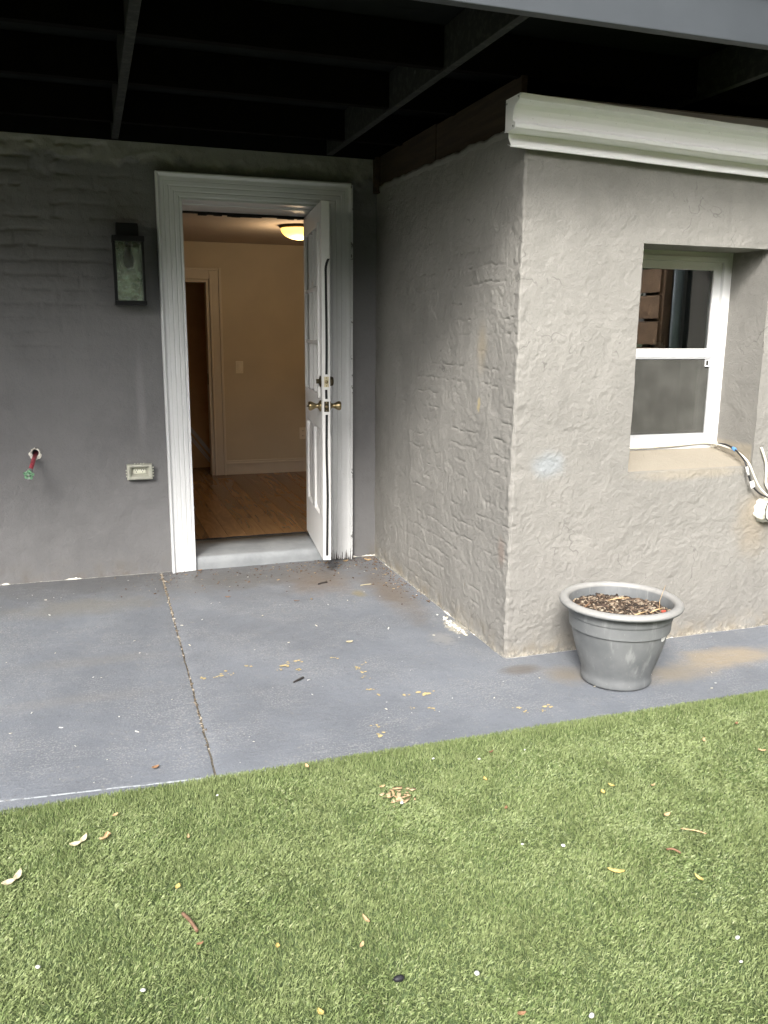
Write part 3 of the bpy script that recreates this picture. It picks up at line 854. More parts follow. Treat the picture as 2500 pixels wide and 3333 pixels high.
# casing of the inner doorway and the baseboard belong to the partition
def casp(x0, x1, z0, z1, y):      # stepped casing
    mb = MB(); mb.box(x0, x1, y - 0.018, y - 0.0005, z0, z1); return mb
for bits in ([(0.668, 0.775, FZ, 1.972, 0.016), (0.752, 0.775, FZ, 1.972, 0.030), (0.668, 0.685, FZ, 1.888, 0.024)],):
    mb = MB()
    for (x0, x1, z0, z1, d) in bits: mb.box(x0 + 0.0003 * d * 100, x1 - 0.0002 * d * 10, IY1 - d, IY1 - 0.0005, z0, z1)
    mb.build('door_casing', M['intrim'], iw, bevel=0.003)
mb = MB().box(-0.25, 0.6675, IY1 - 0.016, IY1 - 0.0005, 1.872, 1.972).box(-0.25, 0.7515, IY1 - 0.030, IY1 - 0.0165, 1.949, 1.972)
mb.build('head_casing', M['intrim'], iw, bevel=0.003)
MB().box(0.640, 0.6675, IY1 - 0.002, IY1 + 0.115, FZ, 1.871).build('jamb', M['intrim'], iw, bevel=0.002)
MB().box(-0.14, 0.640, IY1 - 0.002, IY1 + 0.115, 1.845, 1.871).build('jamb', M['intrim'], iw, bevel=0.002)
mb = MB().box(0.7765, 2.5, IY1 - 0.016, IY1 - 0.0005, FZ, 0.185).box(0.7765, 2.5, IY1 - 0.028, IY1 - 0.0165, 0.178, 0.196).box(0.7765, 2.5, IY1 - 0.012, IY1 - 0.0005, 0.1855, 0.214)
mb.build('baseboard', M['intrim'], iw, bevel=0.003)
MB().tube([(0.6385, IY1 + 0.03, 0.93), (0.6385, IY1 + 0.03, 1.03)], 0.006).build('hinge', M['brassdark'], iw)
# hallway: stair skirting and a few pictures' worth of clutter on the far wall
sk = MB()
for (off, th) in ((0.0, 0.012), (0.055, 0.022), (0.085, 0.016)):
    a0, a1 = Vector((0.28, 3.44, 0.745 - off)), Vector((0.78, 3.44, 0.085 - off))
    up = Vector((0, 0, 0.055 if off == 0 else 0.022)); bk = Vector((0, 0.02, 0)); fr = Vector((0, -th, 0))
    sk.add([a0 + fr, a1 + fr, a1 + fr + up, a0 + fr + up, a0 + bk, a1 + bk, a1 + bk + up, a0 + bk + up], [(0, 1, 2, 3), (7, 6, 5, 4), (0, 4, 5, 1), (1, 5, 6, 2), (2, 6, 7, 3), (3, 7, 4, 0)])
tag(sk.build('stair_skirting', M['intrim']), 'white sloping stair skirting board in the dark hallway beyond the inner doorway', 'skirting')
# a pale strip and a plate on the hallway wall
st = thing('wall_hanging', 'pale narrow paper strip hanging on the brown hallway wall', 'hanging', (0.50, 3.455, 1.3))
def tp(mbd, name, mat, root, **kw):
    o = mbd.build(name, mat, **kw); return at_root(o, root)
mb = MB(); vs = []
for k in range(9):
    z = 1.13 + 0.05 * k; w = 0.016 + 0.004 * math.sin(k * 2.1) + (0.012 if k == 0 else 0); dx = 0.004 * math.sin(k * 1.3)
    vs += [(0.492 - w + dx, 3.455, z), (0.492 + w + dx, 3.455, z)]
mb.add(vs, [(2 * k, 2 * k + 1, 2 * k + 3, 2 * k + 2) for k in range(8)])
tp(mb, 'strip', simple('aged_paper', (0.60, 0.45, 0.28), 0.8), st)
tp(MB().box(0.482, 0.511, 3.446, 3.452, 1.385, 1.425), 'clip', M['dark'], st)
# rocker switch and socket
sw = thing('light_switch', 'cream rocker light switch plate on the lit interior wall', 'light switch', (0.924, IY1, 1.03))
tp(MB().box(0.889, 0.959, IY1 - 0.006, IY1 - 0.0005, 1.031, 1.143), 'plate', M['switch'], sw, bevel=0.003)
tp(MB().box(0.908, 0.940, IY1 - 0.010, IY1 - 0.0063, 1.054, 1.120), 'rocker', M['switch'], sw, bevel=0.002)
so = thing('wall_socket', 'cream double socket low on the interior wall beside the door edge', 'socket', (1.52, IY1, 0.40))
tp(MB().box(1.488, 1.558, IY1 - 0.006, IY1 - 0.0005, 0.398, 0.510), 'plate', M['switch'], so, bevel=0.003)
for z in (0.43, 0.478):
    tp(MB().box(1.507, 1.539, IY1 - 0.009, IY1 - 0.0063, z - 0.014, z + 0.014), 'receptacle', M['switch'], so, bevel=0.004)
    for dx in (-0.007, 0.007): tp(MB().box(1.523 + dx - 0.0015, 1.523 + dx + 0.0015, IY1 - 0.0096, IY1 - 0.0085, z - 0.006, z + 0.006), 'slot', M['dark'], so)
# lit ceiling lamp
def ceiling_lamp(x, y):
    t = thing('ceiling_lamp', 'lit yellow glass bowl lamp on the interior ceiling', 'ceiling lamp', (x, y, 2.197))
    tp(MB().lathe([(0, 0), (0.15, 0), (0.15, -0.012), (0.125, -0.022), (0, -0.022)], (x, y, 2.1965), (0, 0, 1), 40), 'base', M['brassdark'], t)
    N = NT('lit_glass_shade')
    fr = N.n('ShaderNodeLayerWeight'); fr.inputs[0].default_value = 0.35
    N.done((0.9, 0.75, 0.4), 0.4)
    N.t.links.new(N.mix(fr.outputs['Facing'], (1.0, 0.62, 0.16), (0.95, 0.45, 0.07)), N.b.inputs['Emission Color'])
    N.b.inputs['Emission Strength'].default_value = 0.85
    prof = [(0.136 * math.cos(k / 12 * math.pi / 2), -0.078 * math.sin(k / 12 * math.pi / 2)) for k in range(13)]
    tp(MB().lathe(prof, (x, y, 2.1745), (0, 0, 1), 40), 'shade', N.m, t)
    ld = bpy.data.lights.new('bulb', 'POINT'); ld.energy = 3.4; ld.color = (1.0, 0.73, 0.44); ld.shadow_soft_size = 0.08
    lo = link(bpy.data.objects.new('bulb', ld)); lo.location = (x, y, 2.06)
    at_root(lo, t)
ceiling_lamp(1.155, 1.47)

# ------------------------------------------------------------------ extension
ext = thing('extension', 'warm grey stucco extension with a small recessed window and white gutter', 'extension', (1.9, -1.0, 0))
WX0, WX1, WZ0, WZ1 = 1.862, 2.548, 0.815, 1.803
R0 = 0.009
step = 0.0058
ys_ = nonuni(0.06, -D + R0, 0.0072, ()) if False else np.linspace(0.06, -D + R0, 330)
arc = np.linspace(0, math.pi / 2, 6)[1:-1]
xs_ = nonuni(XC + R0, 3.6, step, (WX0, WX1))
path = [((XC, y), (-1, 0)) for y in ys_] + [((XC + R0 - R0 * math.cos(t), -D + R0 - R0 * math.sin(t)), (-math.cos(t), -math.sin(t))) for t in arc] + [((x, -D), (0, -1)) for x in xs_]
P = np.array([p[0] for p in path]); Nn = np.array([p[1] for p in path], float)
s = np.concatenate([[0], np.cumsum(np.linalg.norm(np.diff(P, axis=0), axis=1))])
zs = nonuni(-0.03, 2.34, step, (WZ0, WZ1))
Sg, Zg = np.meshgrid(s, zs, indexing='ij')
H = stucco(Sg, Zg, 900, 0.85, 0.8)
Yc = P[:, 1][:, None] + 0 * Zg; Xc = P[:, 0][:, None] + 0 * Zg
onside = (np.arange(len(P)) < len(ys_))[:, None]
# the lower front third of the side wall carries a thicker, rougher coat
edge = -0.62 + 0.03 * fbm(Zg * 5, Zg * 0 + 2, 951, 3)
coat = sstep(edge + 0.012, edge - 0.012, Yc) * sstep(1.25, 1.05, Zg + 0.06 * fbm(Sg * 3, Zg * 3, 952, 2))
H += 0.005 * coat * onside
H += 0.006 * sstep(0.12, 0.0, Zg) * fbm(Sg * 9, Zg * 9, 953, 3)
zz = Zg + 0.010 * fbm(Sg * 4, Zg * 3, 961, 4, 0.6); row = np.floor(zz / 0.0745)
dz = np.abs(zz / 0.0745 - np.round(zz / 0.0745)) * 0.0745
kp = sstep(0.05, 0.35, fbm(Sg * 4.1 + row * 5.3, row * 2.7, 962, 3)) * sstep(2.0, 1.7, Zg) * onside * sstep(-0.35, -0.8, Yc)
H -= 0.0050 * np.exp(-(dz / 0.005) ** 2) * kp
bx = Sg + (row % 2) * 0.105 + 0.006 * fbm(Sg * 8, Zg * 8, 963, 2); dx = np.abs(bx / 0.21 - np.round(bx / 0.21)) * 0.21
H -= 0.002 * np.exp(-(dx / 0.005) ** 2) * kp
near = np.exp(-(np.abs(Sg - (s[len(ys_) - 1] + 0.007)) / 0.05) ** 2)
H += near * 0.004 * fbm(Sg * 20 + 4, Zg * 20, 954, 3)
H *= 0.75 + 0.25 * sstep(2.1, 1.7, Zg)
PX = P[:, 0][:, None] + Nn[:, 0][:, None] * H; PY = P[:, 1][:, None] + Nn[:, 1][:, None] * H
V = np.stack([PX, PY, Zg], -1)
ns, nz = Sg.shape
# side wall top steps down towards the front, uneven
topz = 2.262 - 0.028 * np.clip(-P[:, 1] / D, 0, 1) + 0.008 * np.asarray(fbm(s * 6, s * 0 + 1.5, 955, 3))
i, j = np.meshgrid(np.arange(ns - 1), np.arange(nz - 1), indexing='ij')
xm = (Xc[:-1, :-1] + Xc[1:, :-1]) / 2; zm = (Zg[:-1, :-1] + Zg[:-1, 1:]) / 2
ok = ~((i >= len(ys_)) & (xm > WX0) & (xm < WX1) & (zm > WZ0) & (zm < WZ1))
ok &= ~((i < len(ys_)) & (zm > topz[:-1][i]))
a = (i * nz + j)[ok]
Vf = V.reshape(-1, 3); Fq = [np.stack([a, a + nz, a + nz + 1, a + 1], -1)]
# window reveal: walk the edge of the hole and run it back to the frame
i0 = int(np.argmin(np.abs(Xc[:, 0] - WX0) + 10 * onside[:, 0])); i1 = int(np.argmin(np.abs(Xc[:, 0] - WX1) + 10 * onside[:, 0]))
j0 = int(np.argmin(np.abs(zs - WZ0))); j1 = int(np.argmin(np.abs(zs - WZ1)))
loop = [(k, j0) for k in range(i0, i1)] + [(i1, k) for k in range(j0, j1)] + [(k, j1) for k in range(i1, i0, -1)] + [(i0, k) for k in range(j1, j0, -1)]
FY = -1.622
BX0, BX1, BZ0, BZ1 = 1.868, 2.545, 0.882, 1.806
NR = 14
base = len(Vf); ringv = []
for t in range(1, NR + 1):
    f = t / NR
    for (k, l) in loop:
        p0 = V[k, l]
        fx = (Xc[k, 0] - WX0) / (WX1 - WX0); fz = (zs[l] - WZ0) / (WZ1 - WZ0)
        q = np.array([BX0 + fx * (BX1 - BX0), FY + 0.03, BZ0 + fz * (BZ1 - BZ0)])
        ringv.append(p0 * (1 - f) + q * f)
ringv = np.array(ringv)
nzv = 0.0025 * fbm(ringv[:, 0] * 22 + ringv[:, 1] * 22, ringv[:, 2] * 22 + ringv[:, 1] * 9, 977, 3)
nzv = nzv * np.repeat(np.sin(np.linspace(0, 1, NR + 1)[1:] * math.pi * 0.9), len(loop))
ringv = ringv + nzv[:, None] * np.array([0.7, 0, 0.7])
Vf = np.concatenate([Vf, ringv]); nl = len(loop)
prev = np.array([k * nz + l for (k, l) in loop])
for t in range(NR):
    cur = base + t * nl + np.arange(nl)
    Fq.append(np.stack([prev, cur, np.roll(cur, -1), np.roll(prev, -1)], -1)); prev = cur
ew = mesh_np('wall', Vf, np.concatenate(Fq), M['wall_ext'], smooth=True)
es = ew.modifiers.new('split', 'EDGE_SPLIT'); es.split_angle = math.radians(62)
at_root(ew, ext)
at_root(MB().box(3.55, 3.6, -D + 0.02, 0, 0, 2.3).box(XC + 0.02, 3.55, -D + 0.02, -0.001, 2.30, 2.345).build('roof', M['deckdark']), ext)
at_root(MB().box(XC + 0.02, 3.54, -D + 0.3, -0.01, 0.0, 0.03).build('floor', M['dark']), ext)
at_root(ragged_line((XC - 0.006, -1.87, 0), (XC - 0.006, -0.02, 0), 120, 0.010, 0.010, 8, 0.45, (-1, 0)).build('plaster_edge', M['plaster']), ext)
at_root(ragged_line((XC, -D - 0.006, 0), (3.5, -D - 0.006, 0), 150, 0.012, 0.012, 9, 0.35).build('plaster_edge', M['plaster']), ext)
# brown wall plate board above the side wall, in two lengths
mb = MB(); mb.box(XC + 0.004, XC + 0.035, -0.905, -0.02, 2.236, 2.432); at_root(mb.build('wall_plate', M['board'], bevel=0.003), ext)
mb = MB(); mb.box(XC + 0.008, XC + 0.035, -1.80, -0.909, 2.222, 2.428); at_root(mb.build('wall_plate', M['board'], bevel=0.003), ext)
mb = MB(); mb.box(XC - 0.03, XC + 0.003, -0.06, -0.012, 2.225, 2.425); at_root(mb.build('wall_plate', M['board'], bevel=0.003), ext)
# mortar bed under the board
V2 = []; n = 90
for k in range(n + 1):
    y = -0.03 - 1.80 * k / n
    zt = 2.268 - 0.03 * k / n + 0.012 * float(fbm(np.array([y * 7.0]), np.array([1.1]), 71, 3)[0])
    V2 += [(XC - 0.002, y, zt - 0.030), (XC - 0.007, y, zt - 0.012), (XC - 0.006, y, zt), (XC + 0.02, y, zt + 0.006)]
at_root(mesh_np('mortar_bed', V2, [(4 * k + q, 4 * k + 4 + q, 4 * k + 5 + q, 4 * k + 1 + q) for k in range(n) for q in range(3)], M['wall_ext'], smooth=True), ext)
# loose cover over the wall head next to the gutter
# ---- gutter and the white drip edge under it (falls slightly to the right)
GX0, GX1 = 1.185, 3.7
SL = -0.030
gp = [(0.0, 0.116), (0.0, 0.0), (0.080, 0.0), (0.087, 0.003), (0.089, 0.015), (0.086, 0.019), (0.066, 0.027), (0.065, 0.034), (0.068, 0.054), (0.075, 0.072), (0.087, 0.086), (0.108, 0.094), (0.117, 0.096), (0.118, 0.116), (0.106, 0.117), (0.105, 0.108)]
def run(prof, x0, x1, y, z, nseg=24, wob=0.0012):
    vs = []
    for k in range(nseg + 1):
        x = x0 + (x1 - x0) * k / nseg
        dz = SL * (x - GX0) + wob * math.sin(x * 5.1) + 0.0006 * math.sin(x * 23)
        for (o_, h) in prof: vs.append((x, y - o_, z + h + dz))
    m_ = len(prof)
    return vs, [(k * m_ + q, k * m_ + q + 1, (k + 1) * m_ + q + 1, (k + 1) * m_ + q) for k in range(nseg) for q in range(m_ - 1)]
gut = MB().add(*run(gp, GX0, GX1, -1.895, 2.186))
gutter = at_root(gut.build('gutter', M['gutter'], None), ext)
sm = gutter.modifiers.new('thick', 'SOLIDIFY'); sm.thickness = 0.0012; sm.offset = 0
capv = [(GX0 - 0.0008, -1.895 - o_, 2.186 + h) for (o_, h) in gp[:14]]
cap = MB(); cap.add(capv + [(p[0] - 0.004, p[1], p[2]) for p in capv], [tuple(range(14)), tuple(range(27, 13, -1))] + [(k, (k + 1) % 14, 14 + (k + 1) % 14, 14 + k) for k in range(14)])
cap.build('end_cap', M['gutter'], gutter)
rim = MB(); pr = [Vector((GX0 - 0.005, -1.895 - o_, 2.186 + h)) for (o_, h) in gp[1:14]]
rim.tube(pr, 0.0028, 6)
rim.build('end_cap_flange', M['gutter'], gutter)
for (yy_, zz_) in ((-1.999, 2.293), (-1.962, 2.197), (-1.905, 2.285)):
    MB().lathe([(0, 0.003), (0.0035, 0.002), (0.004, 0)], (GX0 - 0.0055, yy_, zz_), (-1, 0, 0), 10).build('rivet', M['steel'], gutter)
MB().box(2.425, 2.460, -2.012, -1.897, 2.262, 2.2665).build('hanger_strap', M['gutter'], gutter)
MB().box(2.425, 2.460, -1.95, -1.897, 2.2665, 2.29).build('hanger_strap', M['gutter'], gutter)
dp = [(0.0, 0.115), (0.0, 0.036), (0.003, 0.030), (0.020, 0.008), (0.022, 0.0), (0.017, -0.001), (0.015, 0.004), (-0.006, 0.010)]
drip = MB().add(*run(dp, GX0 + 0.012, GX1, -1.893, 2.134))
dr = at_root(drip.build('drip_edge', M['gutter']), ext)
sm = dr.modifiers.new('thick', 'SOLIDIFY'); sm.thickness = 0.0015; sm.offset = 0
at_root(MB().box(GX0 + 0.06, GX1, -1.890, -1.80, 2.20, 2.33).build('fascia_board', M['vinyl']), ext)

# ---- sash window
window = at_root(MB().box(BX0, BX0 + 0.002, FY + 0.05, FY + 0.06, BZ0, BZ0 + 0.002).build('window', M['vinyl']), ext)
def wpart(mbd, name, mat, **kw): return mbd.build(name, mat, window, **kw)
put = lambda u, t, w: (u, t, w)
mb = MB(); holed(mb, BX0 - 0.01, BX1 + 0.004, BZ0 - 0.012, BZ1 + 0.015, [(BX0 + 0.052, BX1 - 0.052, BZ0 + 0.03, BZ1 - 0.045)], FY, FY + 0.09, put); wpart(mb, 'frame', M['vinyl'], bevel=0.004)
mb = MB(); holed(mb, BX0 + 0.030, BX1 - 0.030, BZ0 + 0.014, BZ1 - 0.024, [(BX0 + 0.0525, BX1 - 0.0525, BZ0 + 0.031, BZ1 - 0.0455)], FY - 0.010, FY - 0.0005, put); wpart(mb, 'frame_stop', M['vinyl'], bevel=0.003)
UX0, UX1 = BX0 + 0.053, BX1 - 0.053
mb = MB(); holed(mb, UX0, UX1, 1.318, BZ1 - 0.046, [(UX0 + 0.042, UX1 - 0.042, 1.358, BZ1 - 0.082)], FY + 0.008, FY + 0.034, put); wpart(mb, 'upper_sash', M['vinyl'], bevel=0.004)
mb = MB(); mb.box(UX0 + 0.040, UX1 - 0.040, FY + 0.018, FY + 0.022, 1.356, BZ1 - 0.080); wpart(mb, 'pane', M['glass'])
mb = MB(); holed(mb, UX0 + 0.002, UX1 - 0.002, BZ0 + 0.031, 1.345, [(UX0 + 0.048, UX1 - 0.048, BZ0 + 0.075, 1.310)], FY + 0.040, FY + 0.066, put); wpart(mb, 'lower_sash', M['vinyl'], bevel=0.004)
mb = MB(); mb.box(UX0 + 0.046, UX1 - 0.046, FY + 0.050, FY + 0.054, BZ0 + 0.073, 1.312); wpart(mb, 'pane', M['glass'])
mb = MB(); holed(mb, UX0 + 0.001, UX1 - 0.001, BZ0 + 0.0305, 1.317, [(UX0 + 0.022, UX1 - 0.022, BZ0 + 0.066, 1.309)], FY + 0.010, FY + 0.020, put); wpart(mb, 'screen_frame', M['alu'], bevel=0.002)
wpart(MB().box(UX0 + 0.020, UX1 - 0.020, FY + 0.0148, FY + 0.0152, BZ0 + 0.064, 1.311), 'screen_mesh', M['screen'])
mb = MB(); holed(mb, UX1 - 0.052, UX1 - 0.026, 1.272, 1.306, [(UX1 - 0.047, UX1 - 0.031, 1.278, 1.301)], FY + 0.006, FY + 0.0095, put); wpart(mb, 'screen_pull', M['vinyl'])
mb = MB().box(2.145, 2.215, FY + 0.022, FY + 0.05, 1.3585, 1.372).box(2.165, 2.198, FY + 0.022, FY + 0.05, 1.3725, 1.388)
wpart(mb, 'sash_lock', simple('pale_green_lock', (0.55, 0.68, 0.60), 0.5), bevel=0.003)
wpart(MB().lathe([(0, 0.02), (0.012, 0.018), (0.02, 0.008), (0.022, 0)], (BX1 - 0.02, FY - 0.002, BZ0 + 0.01), (0, -1, 0.4), 10), 'sealant_lump', M['plaster'])

# ------------------------------------------------------------------ deck overhead
deck = thing('deck', 'dark painted timber deck overhead with a grey edge beam', 'deck', (0, -1.2, 2.41))
def dk(mbd, name, mat, **kw): return at_root(mbd.build(name, mat, **kw), deck)
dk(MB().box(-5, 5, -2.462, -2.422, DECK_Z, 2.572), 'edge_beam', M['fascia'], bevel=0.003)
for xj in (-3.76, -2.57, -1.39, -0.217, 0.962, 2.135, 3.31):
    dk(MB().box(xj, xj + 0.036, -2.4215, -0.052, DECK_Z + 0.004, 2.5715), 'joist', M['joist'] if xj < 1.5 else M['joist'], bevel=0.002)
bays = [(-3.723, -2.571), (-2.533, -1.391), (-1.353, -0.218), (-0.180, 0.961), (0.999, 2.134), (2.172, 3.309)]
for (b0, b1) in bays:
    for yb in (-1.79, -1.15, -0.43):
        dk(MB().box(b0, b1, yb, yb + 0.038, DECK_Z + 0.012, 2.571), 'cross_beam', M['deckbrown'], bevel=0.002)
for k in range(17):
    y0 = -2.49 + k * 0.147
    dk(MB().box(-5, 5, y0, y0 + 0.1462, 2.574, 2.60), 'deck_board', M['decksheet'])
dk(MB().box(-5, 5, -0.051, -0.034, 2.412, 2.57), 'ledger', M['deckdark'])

# ------------------------------------------------------------------ wall lantern
lan = thing('wall_lantern', 'black rectangular wall lantern with seeded glass left of the door', 'lantern', (-0.163, -0.07, 1.555))
def lt(mbd, name, mat, **kw): return at_root(mbd.build(name, mat, **kw), lan)
lx0, lx1, ly0, ly1, lz0, lz1 = -0.243, -0.083, -0.150, -0.022, 1.555, 1.906
lt(MB().box(-0.213, -0.100, -0.022, -0.004, 1.70, 1.985), 'backplate', M['black'], bevel=0.003)
lt(MB().box(-0.222, -0.108, -0.125, -0.0225, 1.9175, 1.984), 'cap', M['black'], bevel=0.003)
lt(MB().box(lx0 - 0.004, lx1 + 0.004, ly0 - 0.004, ly1, lz1 - 0.018, lz1 + 0.011), 'top_plate', M['black'], bevel=0.002)
lt(MB().box(lx0 - 0.003, lx1 + 0.003, ly0 - 0.003, ly1, lz0, lz0 + 0.024), 'bottom_plate', M['black'], bevel=0.002)
for (px, py) in ((lx0, ly0), (lx1 - 0.013, ly0), (lx0, ly1 - 0.014), (lx1 - 0.013, ly1 - 0.014)):
    lt(MB().box(px, px + 0.013, py, py + 0.013, lz0 + 0.0245, lz1 - 0.0185), 'corner_post', M['black'])
lt(MB().box(lx0 + 0.0135, lx1 - 0.0135, ly0 + 0.004, ly0 + 0.008, lz0 + 0.0245, lz1 - 0.0185), 'front_pane', M['seeded'])
lt(MB().box(lx0 + 0.004, lx0 + 0.008, ly0 + 0.0135, ly1 - 0.0145, lz0 + 0.0245, lz1 - 0.0185), 'side_pane', M['seeded'])
lt(MB().box(lx1 - 0.008, lx1 - 0.004, ly0 + 0.0135, ly1 - 0.0145, lz0 + 0.0245, lz1 - 0.0185), 'side_pane', M['seeded'])
lt(MB().box(lx0 + 0.014, lx1 - 0.014, ly1 - 0.003, ly1 - 0.001, lz0 + 0.0245, lz1 - 0.0185), 'back_panel', simple('mirrored_back', (0.34, 0.38, 0.32), 0.20, 1.0, var=0.55, scale=55, bump=1.0, bscale=70))
lt(MB().lathe([(0.0, 0.0), (0.013, 0.002), (0.014, 0.02), (0.020, 0.045), (0.028, 0.075), (0.026, 0.095), (0.014, 0.112), (0, 0.116)], (-0.163, -0.085, 1.87), (0, 0, -1), 20), 'bulb', simple('clear_bulb', (0.75, 0.75, 0.70), 0.15))
lt(MB().lathe([(0, 0), (0.018, 0), (0.018, 0.03), (0, 0.03)], (-0.163, -0.085, 1.888), (0, 0, -1), 16), 'lamp_socket', M['black'])

# ------------------------------------------------------------------ outdoor outlet in its clear cover
ob = thing('outlet_cover', 'yellowed clear weatherproof outlet cover left of the door trim', 'outlet', (-0.16, -0.03, 0.576))
def op(mbd, name, mat, **kw): return at_root(mbd.build(name, mat, **kw), ob)
ox0, ox1, oz0, oz1 = -0.230, -0.089, 0.576, 0.664
mb = MB()
rings = [(0.0, -0.002), (0.0, -0.044), (0.004, -0.050), (0.012, -0.050), (0.018, -0.046), (0.030, -0.012), (0.030, -0.010)]
vs = []
for ins, y in rings: vs += [(ox0 + ins, y, oz0 + ins), (ox1 - ins, y, oz0 + ins), (ox1 - ins, y, oz1 - ins * 0.8), (ox0 + ins, y, oz1 - ins * 0.8)]
mb.add(vs, [(4 * k + q, 4 * k + (q + 1) % 4, 4 * k + 4 + (q + 1) % 4, 4 * k + 4 + q) for k in range(len(rings) - 1) for q in range(4)] + [tuple(4 * (len(rings) - 1) + q for q in range(4))])
op(mb, 'cover', M['outletbox'], bevel=0.0015)
op(MB().box(-0.193, -0.126, -0.0135, -0.0105, 0.607, 0.640), 'receptacle', M['outletin'], bevel=0.002)
for sx in (-0.177, -0.142):
    for dx, dz in ((-0.006, 0.006), (0.006, 0.006), (0, -0.006)):
        op(MB().box(sx + dx - 0.0016, sx + dx + 0.0016, -0.0145, -0.0132, 0.623 + dz - 0.003, 0.623 + dz + 0.003), 'slot', M['dark'])
for k in range(3):
    op(MB().box(ox0 - 0.007, ox0 - 0.0002, -0.044, -0.034, 0.594 + k * 0.017, 0.602 + k * 0.017), 'tab', M['outletbox'])
for k in range(4):
    op(MB().box(ox1 + 0.0002, ox1 + 0.008, -0.044, -0.034, 0.592 + k * 0.0165, 0.599 + k * 0.0165), 'tab', M['outletbox'])
    op(MB().tube([(-0.190 + k * 0.0165, -0.040, oz1 + 0.004), (-0.181 + k * 0.0165, -0.040, oz1 + 0.004)], 0.004, 8), 'hinge_knuckle', M['outletbox'])

# ------------------------------------------------------------------ spigot
sp = thing('spigot', 'red pipe spigot with chipped green handle poking out of the wall', 'spigot', (-0.713, 0, 0.74))
def spp(mbd, name, mat, **kw): return at_root(mbd.build(name, mat, **kw), sp)
E1 = Vector((-0.7395, -0.235, 0.662))
S0 = Vector((-0.713, 0.045, 0.742))
dirn = (E1 - S0).normalized()
spp(MB().tube([S0, S0.lerp(E1, 0.5), S0.lerp(E1, 0.86)], 0.0115, 14), 'pipe', M['redpipe'])
spp(MB().lathe([(0, 0), (0.017, 0), (0.017, 0.008), (0.014, 0.010), (0.014, 0.020), (0.019, 0.022), (0.019, 0.032), (0.012, 0.036), (0.010, 0.050)], S0.lerp(E1, 0.83), dirn, 18), 'valve_body', M['steel'])
mb = MB(); a1 = dirn.orthogonal().normalized(); a2 = dirn.cross(a1)
pts = [E1 + (a1 * math.cos(t) + a2 * math.sin(t)) * (0.021 + 0.004 * math.cos(5 * t)) for t in np.linspace(0, 2 * math.pi, 41)]
mb.tube(pts, 0.0042, 8, cap=False)
for k in range(5):
    t = 2 * math.pi * k / 5; mb.tube([E1, E1 + (a1 * math.cos(t) + a2 * math.sin(t)) * 0.023], 0.0036, 6)
mb.lathe([(0, -0.006), (0.009, -0.006), (0.009, 0.004), (0, 0.005)], E1, dirn, 14)
spp(mb, 'handle', M['greenpaint'])
spp(MB().lathe([(0, 0), (0.006, 0), (0.006, 0.005), (0, 0.006)], E1 + dirn * 0.004, dirn, 6), 'handle_screw', M['steel'])
mid = S0.lerp(E1, 0.93)
spp(MB().lathe([(0.012, 0), (0.012, 0.03), (0.010, 0.034), (0.008, 0.034), (0.008, 0)], mid, (0.0, -0.25, -1), 14), 'spout', M['steel'])
mb = MB(); vs = []; r = random.Random(3); n = 26
for k in range(n):
    t = 2 * math.pi * k / n; ro = 0.027 + 0.006 * r.random() + (0.006 if math.sin(t) < 0 else -0.004)
    for rr, y in ((0.017, 0.004), (0.021, -0.008), (ro, -0.002)): vs.append((-0.713 + rr * math.cos(t), y, 0.747 + rr * 1.1 * math.sin(t)))
mb.add(vs, [(3 * k + q, 3 * ((k + 1) % n) + q, 3 * ((k + 1) % n) + q + 1, 3 * k + q + 1) for k in range(n) for q in range(2)], True)
spp(mb, 'plaster_ring', M['plaster'])

# ------------------------------------------------------------------ plant pot
PX_, PY_ = 1.628, -2.216
pot = thing('plant_pot', 'weathered grey plastic plant pot of bare soil by the extension corner', 'plant pot', (PX_, PY_, 0.002))
def pp(mbd, name, mat, **kw): return at_root(mbd.build(name, mat, **kw), pot)
prof = [(0.0, 0.003), (0.140, 0.003), (0.1435, 0.006), (0.1455, 0.012), (0.1435, 0.030), (0.1425, 0.040), (0.1465, 0.056), (0.156, 0.085), (0.168, 0.120), (0.180, 0.160), (0.1895, 0.200), (0.1965, 0.240), (0.2010, 0.278), (0.2030, 0.283), (0.2085, 0.287),
        (0.2115, 0.292), (0.2125, 0.300), (0.2150, 0.332), (0.218, 0.337), (0.236, 0.335), (0.2440, 0.333), (0.2485, 0.335), (0.2505, 0.340), (0.2490, 0.347), (0.242, 0.3545), (0.232, 0.3575), (0.222, 0.3565), (0.214, 0.352), (0.211, 0.345), (0.208, 0.30), (0.205, 0.24)]
pp(MB().lathe(prof, (PX_, PY_, 0), (0, 0, 1), 96), 'body', M['pot'])
# soil surface
vs = [(PX_, PY_, 0.311)]; fs = []
nr, na = 14, 60
for a_ in range(1, nr + 1):
    for b_ in range(na):
        rr = 0.2065 * a_ / nr; t = 2 * math.pi * b_ / na
        x, y = rr * math.cos(t), rr * math.sin(t)
        z = 0.309 - 0.010 * (a_ / nr) ** 2 + 0.012 * float(fbm(np.array([x * 14.0]), np.array([y * 14.0]), 5, 3)[0])
        vs.append((PX_ + x, PY_ + y, z))
fs += [(0, 1 + b_, 1 + (b_ + 1) % na) for b_ in range(na)]
fs += [(1 + (a_ - 1) * na + b_, 1 + a_ * na + b_, 1 + a_ * na + (b_ + 1) % na, 1 + (a_ - 1) * na + (b_ + 1) % na) for a_ in range(1, nr) for b_ in range(na)]
pp(MB().add(vs, fs, True), 'soil', M['soil'])

